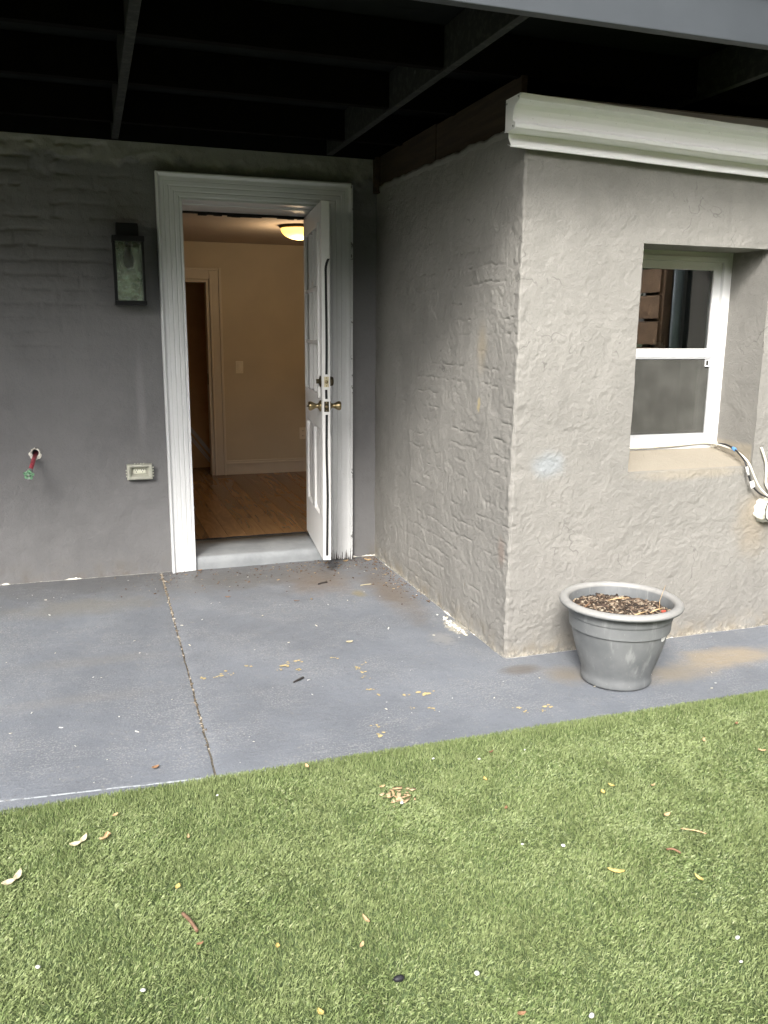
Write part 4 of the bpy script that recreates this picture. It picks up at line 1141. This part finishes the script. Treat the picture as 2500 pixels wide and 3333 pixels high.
def scatter_bits(name, mat, pts, size, seed, flat=0.4, elong=1.6, parent=None):
    """tiny tumbled boxes, one mesh"""
    r = np.random.default_rng(seed); n = len(pts); pts = np.asarray(pts, float)
    c = np.array([[-1, -1, -1], [1, -1, -1], [1, 1, -1], [-1, 1, -1], [-1, -1, 1], [1, -1, 1], [1, 1, 1], [-1, 1, 1]], float)
    q = np.array([[0, 3, 2, 1], [4, 5, 6, 7], [0, 1, 5, 4], [1, 2, 6, 5], [2, 3, 7, 6], [3, 0, 4, 7]])
    sz = size * (0.45 + r.random(n) ** 2 * 1.5)
    S3 = np.stack([sz * (0.6 + r.random(n) * elong), sz * (0.5 + 0.5 * r.random(n)), sz * flat * (0.5 + r.random(n))], -1) / 2
    v = c[None] * S3[:, None, :]
    v = v * (0.75 + 0.5 * r.random((n, 8, 1)))
    a = r.random(n) * 2 * np.pi; tl = (r.random(n) - .5) * 0.9
    ca, sa, ct, stt = np.cos(a), np.sin(a), np.cos(tl), np.sin(tl)
    x, y, z = v[..., 0], v[..., 1], v[..., 2]
    x, z = x * ct[:, None] + z * stt[:, None], -x * stt[:, None] + z * ct[:, None]
    x, y = x * ca[:, None] - y * sa[:, None], x * sa[:, None] + y * ca[:, None]
    V = np.stack([x, y, z], -1) + pts[:, None, :]
    F = (np.arange(n)[:, None, None] * 8 + q[None]).reshape(-1, 4)
    return mesh_np(name, V.reshape(-1, 3), F, mat, parent)
r = np.random.default_rng(21)
t = r.random(2600) * 2 * np.pi; rr = 0.200 * np.sqrt(r.random(2600))
px, py = rr * np.cos(t), rr * np.sin(t)
pz = 0.3105 - 0.010 * (rr / 0.2065) ** 2 + 0.012 * fbm(px * 14, py * 14, 5, 3)
o = at_root(scatter_bits('soil_crumbs', M['chips'], np.stack([PX_ + px, PY_ + py, pz + 0.001], -1), 0.0070, 22), pot); o['kind'] = 'stuff'
for (ux, uy, ln, an) in ((-0.12, 0.06, 0.07, 0.5), (-0.14, -0.03, 0.05, 1.4), (0.06, 0.10, 0.09, -0.3), (0.02, -0.10, 0.10, 0.2), (0.12, -0.08, 0.07, 0.15)):
    d = Vector((math.cos(an), math.sin(an), 0.12)) * ln / 2; c0 = Vector((PX_ + ux, PY_ + uy, 0.314))
    pp(MB().tube([c0 - d, c0 + Vector((0, 0, 0.004)), c0 + d], [0.002, 0.0035, 0.0015], 6), 'bark_strip', M['leaf_tan'] if ux > 0 else M['leaf_brown'])
pp(MB().tube([(PX_ + 0.14, PY_ - 0.07, 0.30), (PX_ + 0.155, PY_ - 0.05, 0.345), (PX_ + 0.185, PY_ - 0.04, 0.405)], [0.0013, 0.001, 0.0006], 5), 'dry_stem', M['leaf_tan'])
pp(MB().box(PX_ + 0.145, PX_ + 0.165, PY_ - 0.085, PY_ - 0.073, 0.302, 0.312), 'red_scrap', simple('red_scrap', (0.42, 0.08, 0.05), 0.6), bevel=0.003)
# white oval sticker on the right-hand flank
mb = MB(); vs = [None]; n = 22; ang0 = math.radians(-61)
def onpot(da, z):
    rr = np.interp(z, [p[1] for p in prof[4:13]], [p[0] for p in prof[4:13]]) + 0.0012
    return (PX_ + rr * math.cos(ang0 + da), PY_ + rr * math.sin(ang0 + da), z)
vs = [onpot(0, 0.235)] + [onpot(0.115 * math.cos(2 * math.pi * k / n), 0.235 + 0.021 * math.sin(2 * math.pi * k / n)) for k in range(n)]
mb.add(vs, [(0, 1 + k, 1 + (k + 1) % n) for k in range(n)], True)
pp(mb, 'sticker', simple('white_sticker', (0.80, 0.80, 0.78), 0.4, var=0.03))

# ------------------------------------------------------------------ cables and pipe at the right
def smooth_pts(pts, n=8):
    P_ = [Vector(p) for p in pts]; out = []
    for k in range(len(P_) - 1):
        p0, p1, p2, p3 = P_[max(k - 1, 0)], P_[k], P_[k + 1], P_[min(k + 2, len(P_) - 1)]
        for q in range(n):
            t = q / n
            out.append(0.5 * ((2 * p1) + (p2 - p0) * t + (2 * p0 - 5 * p1 + 4 * p2 - p3) * t * t + (3 * p1 - p0 - 3 * p2 + p3) * t ** 3))
    return out + [P_[-1]]
wc = [(1.875, FY - 0.012, 0.891), (2.1, FY - 0.016, 0.890), (2.3, FY - 0.012, 0.894), (2.44, FY - 0.010, 0.900), (2.50, FY - 0.02, 0.898), (2.515, -1.70, 0.893), (2.515, -1.80, 0.878), (2.512, -1.885, 0.840), (2.535, -1.905, 0.78), (2.575, -1.905, 0.72), (2.63, -1.915, 0.672), (2.69, -1.93, 0.655), (2.80, -1.93, 0.65)]
tag(MB().tube(smooth_pts(wc), 0.0048, 8).build('cable', M['cablewhite']), 'cream cable running along the window sill and down to the white pipe', 'cable')
bc = thing('black_cable', 'black cable with white tag beside the cream cable below the window', 'cable', (2.5, -1.9, 0.75))
b2 = [(2.512, -1.66, 0.898), (2.516, -1.72, 0.901), (2.508, -1.80, 0.885), (2.492, -1.888, 0.842), (2.505, -1.905, 0.78), (2.535, -1.908, 0.725), (2.59, -1.912, 0.682), (2.66, -1.94, 0.660), (2.80, -1.94, 0.655)]
at_root(MB().tube(smooth_pts(b2), 0.0042, 8).build('sheath', M['cableblack']), bc)
sb = smooth_pts(b2)
at_root(MB().tube([sb[27], sb[30], sb[32]], 0.0062, 8).build('connector', M['tagwhite']), bc)
p_ = Vector((2.523, -1.914, 0.735))
at_root(MB().add([p_ + Vector(v) for v in ((-0.016, 0, 0.014), (0.006, 0, 0.020), (0.018, 0, -0.010), (-0.004, 0, -0.018), (-0.016, -0.002, 0.014), (0.006, -0.002, 0.020), (0.018, -0.002, -0.010), (-0.004, -0.002, -0.018))], [(0, 1, 2, 3), (7, 6, 5, 4), (0, 4, 5, 1), (1, 5, 6, 2), (2, 6, 7, 3), (3, 7, 4, 0)]).build('tag', M['tagwhite']), bc)
at_root(MB().tube([sb[14], sb[15], sb[16]], 0.0085, 8).build('tie', M['bluetape']), bc)
c2 = [(2.585, -1.882, 0.905), (2.600, -1.886, 0.87), (2.620, -1.886, 0.825), (2.627, -1.886, 0.77), (2.635, -1.888, 0.72), (2.67, -1.92, 0.67), (2.75, -1.945, 0.645)]
tag(MB().tube(smooth_pts(c2), 0.0062, 8).build('cable_end', M['cablewhite']), 'short cream cable stub hanging right of the window recess', 'cable')
pipe = thing('drain_pipe', 'fat white pipe set in spray foam at the picture right edge', 'pipe', (2.66, -1.9, 0.6))
cp = [(2.665, -1.80, 0.606), (2.665, -1.90, 0.606), (2.672, -1.945, 0.604), (2.70, -1.972, 0.602), (2.76, -1.985, 0.600), (3.62, -1.985, 0.590)]
at_root(MB().tube(smooth_pts(cp, 6), 0.043, 24).build('elbow', M['pvc']), pipe)
at_root(MB().tube([(2.745, -1.985, 0.600), (2.80, -1.985, 0.5995)], 0.049, 24).build('collar', M['pvc']), pipe)
mb = MB(); vs = []; nu, nv = 28, 10
for a_ in range(nu):
    for b_ in range(nv + 1):
        t = 2 * math.pi * a_ / nu; f = b_ / nv
        rr = 0.078 - 0.034 * f ** 1.5; y = -1.862 - 0.062 * math.sin(f * math.pi / 2)
        e = float(fbm(np.array([math.cos(t) * 2.3 + 5]), np.array([math.sin(t) * 2.3 + f * 2]), 61, 3)[0]) * 0.016 * (1 - 0.5 * f)
        vs.append((2.668 + (rr + e) * math.cos(t) * 1.15, y - e * 0.6, 0.604 + (rr + e) * math.sin(t) * 0.86))
mb.add(vs, [(a_ * (nv + 1) + b_, ((a_ + 1) % nu) * (nv + 1) + b_, ((a_ + 1) % nu) * (nv + 1) + b_ + 1, a_ * (nv + 1) + b_ + 1) for a_ in range(nu) for b_ in range(nv)], True)
at_root(mb.build('foam_collar', M['foam']), pipe)
ring = [Vector((2.668 + 0.070 * math.cos(t), -1.925 - 0.012 * math.cos(t * 2), 0.604 + 0.056 * math.sin(t))) for t in np.linspace(0.9, 4.3, 22)]
at_root(MB().tube(ring, 0.0024, 6).build('wire_loop', M['cableblack']), pipe)

# ------------------------------------------------------------------ yard behind the viewer (reflected in the glass, shades the wall tops)
def tree(x, y, h, rad, seed, label, n=9000):
    r = np.random.default_rng(seed)
    t = thing('tree', label, 'tree', (x, y, -0.05), 'trees along the back of the yard')
    pts = [(x, y, -0.05), (x + 0.1, y, h * 0.25), (x - 0.08, y + 0.1, h * 0.5), (x + 0.05, y, h * 0.85)]
    mb = MB().tube(smooth_pts(pts, 4), [0.17 - 0.011 * k for k in range(13)], 9)
    for k in range(6):
        a_ = r.random() * 6.28; z0 = h * (0.3 + 0.08 * k)
        mb.tube([(x, y, z0), (x + math.cos(a_) * rad * 0.4, y + math.sin(a_) * rad * 0.4, z0 + 0.5), (x + math.cos(a_) * rad * 0.8, y + math.sin(a_) * rad * 0.8, z0 + 0.8)], [0.06, 0.04, 0.015], 6)
    at_root(mb.build('trunk', M['bark']), t)
    nc = 46
    cd = r.normal(size=(nc, 3)); cd /= np.linalg.norm(cd, axis=1)[:, None]
    cc = cd * (0.35 + 0.65 * r.random((nc, 1)) ** 0.5) * np.array([rad, rad, h * 0.36]) + np.array([x, y, h * 0.60])
    k = r.integers(0, nc, n)
    c = cc[k] + r.normal(size=(n, 3)) * rad * 0.17
    a1 = r.normal(size=(n, 3)); a1 /= np.linalg.norm(a1, axis=1)[:, None]
    a2 = np.cross(a1, r.normal(size=(n, 3))); a2 /= np.linalg.norm(a2, axis=1)[:, None]
    L_ = 0.17 + 0.10 * r.random((n, 1))
    V = np.stack([c - a1 * L_, c + a2 * L_ * 0.45, c + a1 * L_, c - a2 * L_ * 0.45], 1).reshape(-1, 3)
    at_root(mesh_np('crown', V, np.arange(4 * n).reshape(-1, 4), M['treeleaf']), t)
for k, (x, y, h, rad, lb) in enumerate(((-8.5, -12.8, 4.6, 2.3, 'leafy tree behind the viewer, first from the left'), (-5.2, -13.9, 5.0, 2.4, 'leafy tree behind the viewer, second from the left'), (-2.1, -13.2, 4.5, 2.3, 'leafy tree behind the viewer, third from the left'),
        (1.0, -13.9, 4.9, 2.4, 'leafy tree behind the viewer, fourth from the left'), (4.2, -13.2, 4.6, 2.3, 'leafy tree behind the viewer, fifth from the left'), (7.3, -13.9, 5.0, 2.4, 'leafy tree behind the viewer, first from the right'))):
    tree(x, y, h, rad, 40 + k, lb)
def fence(name, label, p0, p1, h, nb):
    t = thing(name, label, 'fence', p0)
    v = Vector(p1) - Vector(p0); L_ = v.length; u = v / L_; nrm = Vector((-u.y, u.x, 0))
    def b(u0, u1, t0, t1, z0, z1):
        mb = MB(); vs = [Vector(p0) + u * a_ + nrm * c_ + Vector((0, 0, z)) for z in (z0, z1) for (a_, c_) in ((u0, t0), (u1, t0), (u1, t1), (u0, t1))]
        return mb.add(vs, [(0, 3, 2, 1), (4, 5, 6, 7), (0, 1, 5, 4), (1, 2, 6, 5), (2, 3, 7, 6), (3, 0, 4, 7)])
    bh = h / nb
    for k in range(nb): at_root(b(0, L_, -0.01, 0.012, k * bh + 0.012, (k + 1) * bh - 0.020).build('board', M['fencewood']), t)
    n = int(L_ // 2) + 1
    for k in range(n + 1): at_root(b(L_ * k / n - 0.045, L_ * k / n + 0.045, -0.10, -0.011, 0, h + 0.04).build('post', M['fencewood']), t)
fence('fence', 'brown board fence across the far end of the yard', (-4.1, -11.5, -0.05), (5.3, -11.5, -0.05), 2.0, 13)
fence('fence', 'brown horizontal board fence reflected in the upper window pane', (5.3, -11.4, -0.05), (5.3, -5.87, -0.05), 2.97, 11)
fence('fence', 'unseen brown board fence added on the left to block low sky light', (-4.2, -0.3, -0.05), (-4.2, -11.4, -0.05), 1.8, 11)  # out of view, added to cut low light from the left
nb_ = thing('neighbour_building', 'grey rendered neighbour building reflected in the window', 'building', (5.7, -3.6, 0))
at_root(MB().box(5.42, 7.5, -6.3, -1.0, -0.05, 5.2).build('wall', M['neigh']), nb_)
at_root(MB().tube([(5.34, -5.64, -0.05), (5.34, -5.64, 5.2)], 0.05, 14).build('downpipe', M['downpipe']), nb_)
at_root(MB().box(5.3, 7.6, -6.4, -0.9, 5.2, 5.35).build('roof', M['deckdark']), nb_)

# ------------------------------------------------------------------ turf blades
def proj_in(x, y, m):
    vx, vy, vz = x + 0.4005, y + 5.0926, -1.4293
    a = vx * RT.x + vy * RT.y + vz * RT.z; b = vx * UP.x + vy * UP.y + vz * UP.z; c = vx * FW.x + vy * FW.y + vz * FW.z
    return (c > 0.2) & (np.abs(a / c) < 0.451 + m) & (np.abs(b / c) < 0.602 + m)
r = np.random.default_rng(99)
def cand(n, x0, x1, y0, y1): return r.uniform(x0, x1, n), r.uniform(y0, y1, n)
x, y = cand(1150000, -2.2, 3.6, -5.2, -2.526)
inn = proj_in(x, y, 0.22)
keep = inn | (r.random(len(x)) < 0.08)
x, y = x[keep], y[keep]
ex, ey = cand(16000, -1.6, 3.2, -2.548, -2.518)
x = np.concatenate([x, ex]); y = np.concatenate([y, ey])
n = len(x)
fld = np.pi * 2.2 * fbm(x * 2.4, y * 2.4, 501, 3)
az = fld + r.normal(size=n) * 1.7
dens = fbm(x * 5, y * 5, 505, 3)
ln = (0.010 + 0.008 * r.random(n)) * (1 + 0.18 * dens)
longer = r.random(n) < 0.05
ln = np.where(longer, ln * 1.2, ln)
tilt = np.clip(0.72 + 0.36 * fbm(x * 3.1 + 4, y * 3.1, 509, 2) + 0.34 * r.normal(size=n), 0.05, 1.35) * (1 - 0.62 * sstep(-2.68, -2.56, y))
w = np.where(longer, 0.0008, 0.00055) + 0.00040 * r.random(n)
dx, dy = np.cos(az), np.sin(az); sxv, syv = -dy, dx
tw = r.normal(size=n) * 0.7
sx2, sy2 = sxv * np.cos(tw) + dx * np.sin(tw), syv * np.cos(tw) + dy * np.sin(tw)
z0 = -0.004
mt = tilt * 0.55
mxh, mzh = ln * 0.55 * np.sin(mt), ln * 0.55 * np.cos(mt)
txh, tzh = mxh + ln * 0.5 * np.sin(tilt * 1.25), mzh + ln * 0.5 * np.cos(np.minimum(tilt * 1.25, 1.5))
def P3(h, z, s, k): return np.stack([x + dx * h + sx2 * w * s * k, y + dy * h + sy2 * w * s * k, z0 + z], -1)
zz0 = np.zeros(n)
V = np.stack([P3(zz0, zz0, -1, 1), P3(zz0, zz0, 1, 1), P3(mxh, mzh, 1, 1), P3(txh, tzh, -1, 0.6)], 1).reshape(-1, 3)
b = np.arange(n) * 4
F = np.concatenate([np.stack([b, b + 1, b + 2], -1), np.stack([b, b + 2, b + 3], -1)])
gr = mesh_np('grass', V, F, M['grass'])
tag(gr, 'short green artificial turf with pale and dark blades', 'grass', kind='stuff')

# ------------------------------------------------------------------ loose bits on patio and turf
def leaf_mesh(L_, W_, curl, seed, lobes=1):
    r = random.Random(seed); mb = MB()
    for lb in range(lobes):
        vs = []; nu_, nv_ = 9, 4
        ang = (lb - (lobes - 1) / 2) * 0.9; ox = (lb - (lobes - 1) / 2) * L_ * 0.75
        for a_ in range(nu_ + 1):
            u = a_ / nu_; wd = W_ * (math.sin(math.pi * u ** 0.85) ** 0.8) * (0.9 + 0.2 * r.random()) + 0.0006
            for b_ in range(nv_ + 1):
                v = b_ / nv_ * 2 - 1
                xx_, yy_ = (u - 0.5) * L_, v * wd / 2
                zz_ = curl * (v * v * W_ * 0.6 + (u - 0.5) ** 2 * L_ * 1.1) + r.uniform(-1, 1) * 0.0008
                vs.append((ox + xx_ * math.cos(ang) - yy_ * math.sin(ang), xx_ * math.sin(ang) + yy_ * math.cos(ang), zz_))
        mb.add(vs, [(a_ * 5 + b_, a_ * 5 + 5 + b_, a_ * 5 + 6 + b_, a_ * 5 + 1 + b_) for a_ in range(nu_) for b_ in range(nv_)], True)
    return mb
def put_leaf(x, y, L_, W_, mat, rot, label, on_turf=True, curl=0.5, lobes=1, name='fallen_leaf', group=None, seed=0):
    o = leaf_mesh(L_ * (0.72 if on_turf else 0.85), W_ * (0.72 if on_turf else 0.85), curl, seed + int(abs(x * 1000)), lobes).build(name, M[mat])
    o.location = (x, y, 0.011 if on_turf else 0.004); o.rotation_euler = (random.Random(seed).uniform(-.25, .25) if on_turf else 0, random.Random(seed + 1).uniform(-.25, .25) if on_turf else 0, rot)
    sm = o.modifiers.new('thick', 'SOLIDIFY'); sm.thickness = 0.0006
    return tag(o, label, 'leaf', group)
LV = [
 (-0.505, -2.776, .045, .020, 'leaf_cream', 0.5, 'cream two-lobed dry leaf on the turf beside a brown curled leaf', 2),
 (-0.434, -2.776, .045, .024, 'leaf_tan', 1.2, 'brown curled leaf on the turf beside a cream two-lobed leaf', 2),
 (-0.669, -2.900, .050, .022, 'leaf_cream', 0.7, 'pale two-lobed leaf at the left edge of the turf', 2),
 (-0.262, -3.066, .024, .017, 'leaf_yellow', 1.0, 'small yellow leaf on the turf above the reddish-brown stick', 1),
 (-0.234, -3.297, .022, .012, 'leaf_orange', 0.2, 'small russet leaf just below the reddish-brown stick', 1),
 (-0.062, -3.362, .024, .012, 'leaf_yellow', 1.4, 'small golden leaf on bare turf, midway between the stick and the black stone', 1),
 (0.163, -3.338, .040, .013, 'leaf_tan', 1.9, 'narrow tan leaf on the turf above the black stone', 1),
 (0.128, -3.420, .026, .011, 'leaf_tan', 0.9, 'small tan leaf between the narrow tan leaf and the black stone', 1),
 (0.206, -2.559, .034, .014, 'leaf_tan', 1.7, 'tan leaf standing at the patio edge of the turf', 1),
 (-0.212, -2.846, .030, .008, 'leaf_tan', 1.5, 'thin tan leaf on the turf to the right of the curled brown leaf', 1),
 (-0.406, -2.666, .026, .014, 'leaf_tan', 0.6, 'small tan leaf on the turf near the patio, above the curled brown leaf', 1),
 (0.735, -2.818, .030, .012, 'leaf_yellow', 1.6, 'yellow leaf on the turf right of the wood shavings', 1),
 (1.054, -3.005, .022, .018, 'leaf_yellow', 1.5, 'squarish pale yellow leaf on the turf in front of the pot', 1),
 (1.103, -2.977, .028, .010, 'leaf_yellow', 2.4, 'slim yellow leaf just behind the squarish yellow leaf', 1),
 (0.721, -2.994, .032, .013, 'leaf_orange', 1.0, 'orange-brown leaf on the turf right of the shavings, nearer the viewer', 1),
 (1.166, -3.177, .032, .015, 'leaf_tan', 0.1, 'tan blunt leaf on the turf below the slim yellow leaf', 1),
 (0.860, -3.367, .062, .017, 'leaf_yellow', 2.5, 'long golden pointed leaf, biggest yellow leaf on the turf', 1),
 (1.054, -3.460, .034, .015, 'leaf_yellow', 1.9, 'upright golden leaf right of the biggest yellow leaf', 1),
 (0.833, -2.659, .030, .014, 'leaf_brown', 0.4, 'dark brown leaf on the turf close to the patio edge', 1),
 (1.799, -2.742, .034, .015, 'leaf_orange', 0.6, 'russet leaf on the turf at the right, nearest the pot side', 1),
 (1.595, -2.813, .030, .012, 'leaf_tan', 0.9, 'tan leaf on the turf in front of the russet leaf on the right', 1),
 (-0.016, -3.588, .034, .015, 'leaf_yellow', 1.8, 'yellow leaf at the bottom edge of the picture', 1),
 (0.387, -3.724, .030, .012, 'leaf_orange', 0.1, 'orange-brown leaf at the bottom edge of the picture', 1),
 (0.402, -2.758, .030, .010, 'leaf_tan', 0.3, 'tan leaf on the turf just above the wood shavings', 1),
 (1.736, -2.941, .036, .014, 'leaf_tan', 2.6, 'tan leaf at the right edge of the picture', 1),
 (1.231, -3.019, .030, .009, 'leaf_tan', 0.3, 'thin tan leaf right of the slim yellow leaf', 1),
]
for k, (x, y, L_, W_, mt_, rt_, lb, lobes) in enumerate(LV):
    put_leaf(x, y, L_, W_, mt_, rt_, lb, True, 0.5, lobes, group='leaves fallen on the turf', seed=k)
put_leaf(0.677, -1.471, .040, .026, 'leaf_cream', 0.0, 'pale yellow leaf lying alone in the middle of the patio', False, 0.15, 1, group='leaves fallen on the patio', seed=60)
put_leaf(-0.271, -2.398, .030, .016, 'leaf_orange', 0.4, 'orange leaf on the patio close to the turf', False, 0.4, 1, group='leaves fallen on the patio', seed=61)
put_leaf(0.240, -0.615, .034, .012, 'leaf_orange', -0.3, 'small red-brown leaf on the patio in front of the step', False, 0.3, 1, group='leaves fallen on the patio', seed=62)
put_leaf(0.160, -0.045, .034, .015, 'leaf_orange', 0.3, 'rusty leaf at the foot of the left door trim', False, 0.5, 1, group='leaves fallen on the patio', seed=63)
put_leaf(0.583, -0.791, .036, .010, 'leaf_brown', -0.2, 'brown slim leaf on the patio ahead of the doorway', False, 0.3, 1, group='leaves fallen on the patio', seed=64)
put_leaf(1.06, -0.10, .045, .020, 'leaf_tan', 0.3, 'tan leaf at the rotten foot of the right door trim', False, 0.5, 1, group='leaves fallen on the patio', seed=65)
put_leaf(1.20, -0.12, .050, .022, 'leaf_tan', -0.5, 'curled tan leaf in the corner where the two walls meet', False, 0.6, 1, group='leaves fallen on the patio', seed=66)
def twig(pts, r0, mat, name, label, cat):
    tag(MB().tube(smooth_pts(pts, 3), r0, 7).build(name, M[mat]), label, cat)
twig([(0.322, -1.852, .005), (0.345, -1.838, .007), (0.372, -1.818, .006)], [.003, .003, .0035, .004, .0045, .005, .004], 'twig', 'twig', 'short black twig lying on the middle of the patio', 'twig')
twig([(0.77, -0.525, .004), (0.80, -0.512, .006), (0.83, -0.505, .004)], .0035, 'twig', 'twig', 'short dark twig on the patio before the open door', 'twig')
twig([(0.995, -0.622, .003), (1.028, -0.617, .004), (1.062, -0.614, .003)], .0028, 'leaf_cream', 'wood_sliver', 'thin cream wood sliver on the patio near the side wall', 'sliver')
twig([(-0.262, -3.178, .014), (-0.248, -3.21, .015), (-0.236, -3.252, .014)], .0045, 'stick', 'stick', 'reddish-brown broken stick lying in the turf', 'stick')
twig([(1.150, -3.262, .020), (1.18, -3.29, .024), (1.205, -3.305, .018)], .0018, 'leaf_tan', 'twig', 'curved pale twig on the turf at the right', 'twig')
twig([(1.045, -3.335, .02), (1.06, -3.345, .024), (1.072, -3.362, .02)], .003, 'leaf_brown', 'twig', 'tiny brown twig above the upright golden leaf', 'twig')

def pebble(x, y, s, mat, label, seed, group='white pebbles lying in the turf', name='pebble'):
    r = random.Random(seed); mb = MB(); nu_, nv_ = 10, 6; vs = []
    for b_ in range(nv_ + 1):
        ph = math.pi * b_ / nv_
        for a_ in range(nu_):
            t = 2 * math.pi * a_ / nu_; k = 1 + 0.18 * math.sin(2 * t + seed) + r.uniform(-.08, .08)
            vs.append((s * k * math.sin(ph) * math.cos(t), s * 0.8 * k * math.sin(ph) * math.sin(t), s * 0.6 * math.cos(ph)))
    mb.add(vs, [(b_ * nu_ + a_, b_ * nu_ + (a_ + 1) % nu_, (b_ + 1) * nu_ + (a_ + 1) % nu_, (b_ + 1) * nu_ + a_) for b_ in range(nv_) for a_ in range(nu_)], True)
    o = mb.build(name, M[mat]); o.location = (x, y, 0.010)
    tag(o, label, 'pebble', group)
PB = [(-0.102, -2.646, .006, 'white pebble in the turf, the one nearest the end of the patio joint'), (0.627, -2.637, .006, 'left one of two white pebbles near the patio edge'), (0.774, -2.688, .007, 'right one of two white pebbles near the patio edge'),
      (0.681, -3.174, .006, 'left one of two white pebbles above the biggest yellow leaf'), (0.788, -3.216, .009, 'right one of two white pebbles above the biggest yellow leaf'),
      (0.348, -3.586, .010, 'white pebble right of the black stone'), (0.528, -3.774, .010, 'white pebble at the bottom edge of the picture'), (0.993, -3.677, .009, 'larger white pebble near the lower right edge'),
      (0.944, -3.745, .006, 'small white pebble below the larger one at lower right'), (-0.370, -3.402, .008, 'white pebble in the lower left turf, right of another'), (-0.592, -3.255, .008, 'white pebble near the lower left edge'),
      (0.430, -2.864, .009, 'white pebble just in front of the wood shavings'), (0.953, -2.677, .005, 'tiny pale pebble on the turf left of the pot')]
for k, (x, y, s_, lb) in enumerate(PB): pebble(x, y, s_ * 0.72, 'pebble', lb, k)
pebble(0.175, -3.546, .012, 'pebbleblack', 'round black stone in the lower middle of the turf', 77, group=None)

r = np.random.default_rng(5)
n = 46
o = scatter_bits('wood_shavings', M['shavings'], np.stack([0.44 + 0.030 * r.normal(size=n), -2.825 + 0.028 * r.normal(size=n), 0.011 + 0.004 * r.random(n)], -1), 0.0075, 6, 0.15, 1.8)
tag(o, 'small heap of pale wood shavings on the turf', 'shavings', kind='stuff')
n = 420
yy = -0.02 - 2.3 * r.random(n) ** 1.7
o = scatter_bits('joint_grit', M['jointgrit'], np.stack([-0.064 + (yy + 0.04) * 0.009 + r.normal(size=n) * 0.003, yy, -0.007 + 0.003 * r.random(n)], -1), 0.0050, 7, 0.6, 1.2)
tag(o, 'tan grit and crumbs filling the patio joint', 'grit', kind='stuff')
# dirt crumbs gathered in the corner, along the side wall and in front of the step
P_ = []
n = 420; P_.append(np.stack([1.275 - np.abs(r.normal(size=n)) * 0.07, -r.random(n) ** 1.6 * 1.0 - 0.02, np.full(n, 0.002)], -1))
n = 330; P_.append(np.stack([0.95 + 0.20 * r.normal(size=n), -0.02 - np.abs(r.normal(size=n)) * 0.16, np.full(n, 0.002)], -1))
n = 180; P_.append(np.stack([0.40 + 0.35 * r.normal(size=n), -0.03 - np.abs(r.normal(size=n)) * 0.25, np.full(n, 0.002)], -1))
n = 90; P_.append(np.stack([-0.06 + 0.10 * r.normal(size=n), -0.03 - np.abs(r.normal(size=n)) * 0.2, np.full(n, 0.002)], -1))
P_ = np.concatenate(P_); P_ = P_[(P_[:, 0] < 1.27) & (P_[:, 1] < -0.012)]
o = scatter_bits('dirt', M['crumbs'], P_, 0.0042, 8, 0.4, 1.8)
tag(o, 'brown dirt crumbs on the patio near the door and walls', 'dirt', kind='stuff')
n = 230
x = r.uniform(-1.2, 3.0, n); y = r.uniform(-2.5, -0.1, n)
k_ = ~((x > 1.25) & (y > -1.9))
o = scatter_bits('debris', M['whitebits'], np.stack([x[k_], y[k_], np.full(k_.sum(), 0.002)], -1), 0.0032, 9, 0.35, 2.2)
tag(o, 'tiny white chips scattered over the patio', 'debris', kind='stuff')
n = 55
o = scatter_bits('plaster_crumbs', M['whitebits'], np.stack([1.25 - np.abs(r.normal(size=n)) * 0.02, -1.42 + 0.07 * r.normal(size=n), np.full(n, 0.002)], -1), 0.009, 10, 0.4, 1.4)
tag(o, 'cream plaster crumbs at the foot of the side wall', 'crumbs', kind='stuff')
# mustard paint flecks: thin ragged skins on the concrete
FL = [(-0.01, -1.691, 1.2), (0.057, -1.663, 1.1), (0.171, -1.62, 1.0), (0.318, -1.656, 1.2), (0.374, -1.725, .8), (0.398, -1.623, .9), (0.548, -1.636, .9), (0.616, -1.783, .7), (0.609, -1.887, .8), (0.61, -2.011, .8), (0.632, -2.07, .7), (0.516, -2.407, 1.2), (0.519, -2.331, .7),
      (0.821, -2.108, 1.5), (0.79, -2.13, .9), (0.722, -2.11, .8), (0.783, -2.258, .9), (0.701, -2.234, .5), (1.096, -2.359, .9), (1.111, -2.39, .6), (1.209, -2.376, .9), (1.181, -2.406, .7), (0.623, -1.829, .8), (0.611, -1.774, .7), (0.658, -1.748, .6), (0.03, -1.70, .6), (0.09, -1.675, .7), (0.35, -1.63, .6), (0.30, -1.70, .5)]
mb = MB(); rr_ = random.Random(12)
for (x, y, s_) in FL:
    for q in range(4):
        cx_, cy_ = x + rr_.gauss(0, 0.012 * s_), y + rr_.gauss(0, 0.011 * s_); n_ = 9; R_ = 0.0085 * s_ * rr_.uniform(0.4, 1.2)
        vs = [(cx_, cy_, 0.0032)] + [(cx_ + R_ * rr_.uniform(.5, 1.3) * math.cos(6.283 * k / n_), cy_ + 0.9 * R_ * rr_.uniform(.5, 1.3) * math.sin(6.283 * k / n_), 0.0026) for k in range(n_)]
        mb.add(vs, [(0, 1 + k, 1 + (k + 1) % n_) for k in range(n_)], True)
o = mb.build('paint_flecks', M['fleck'])
tag(o, 'mustard yellow paint flecks spattered on the patio', 'paint flecks', kind='stuff')
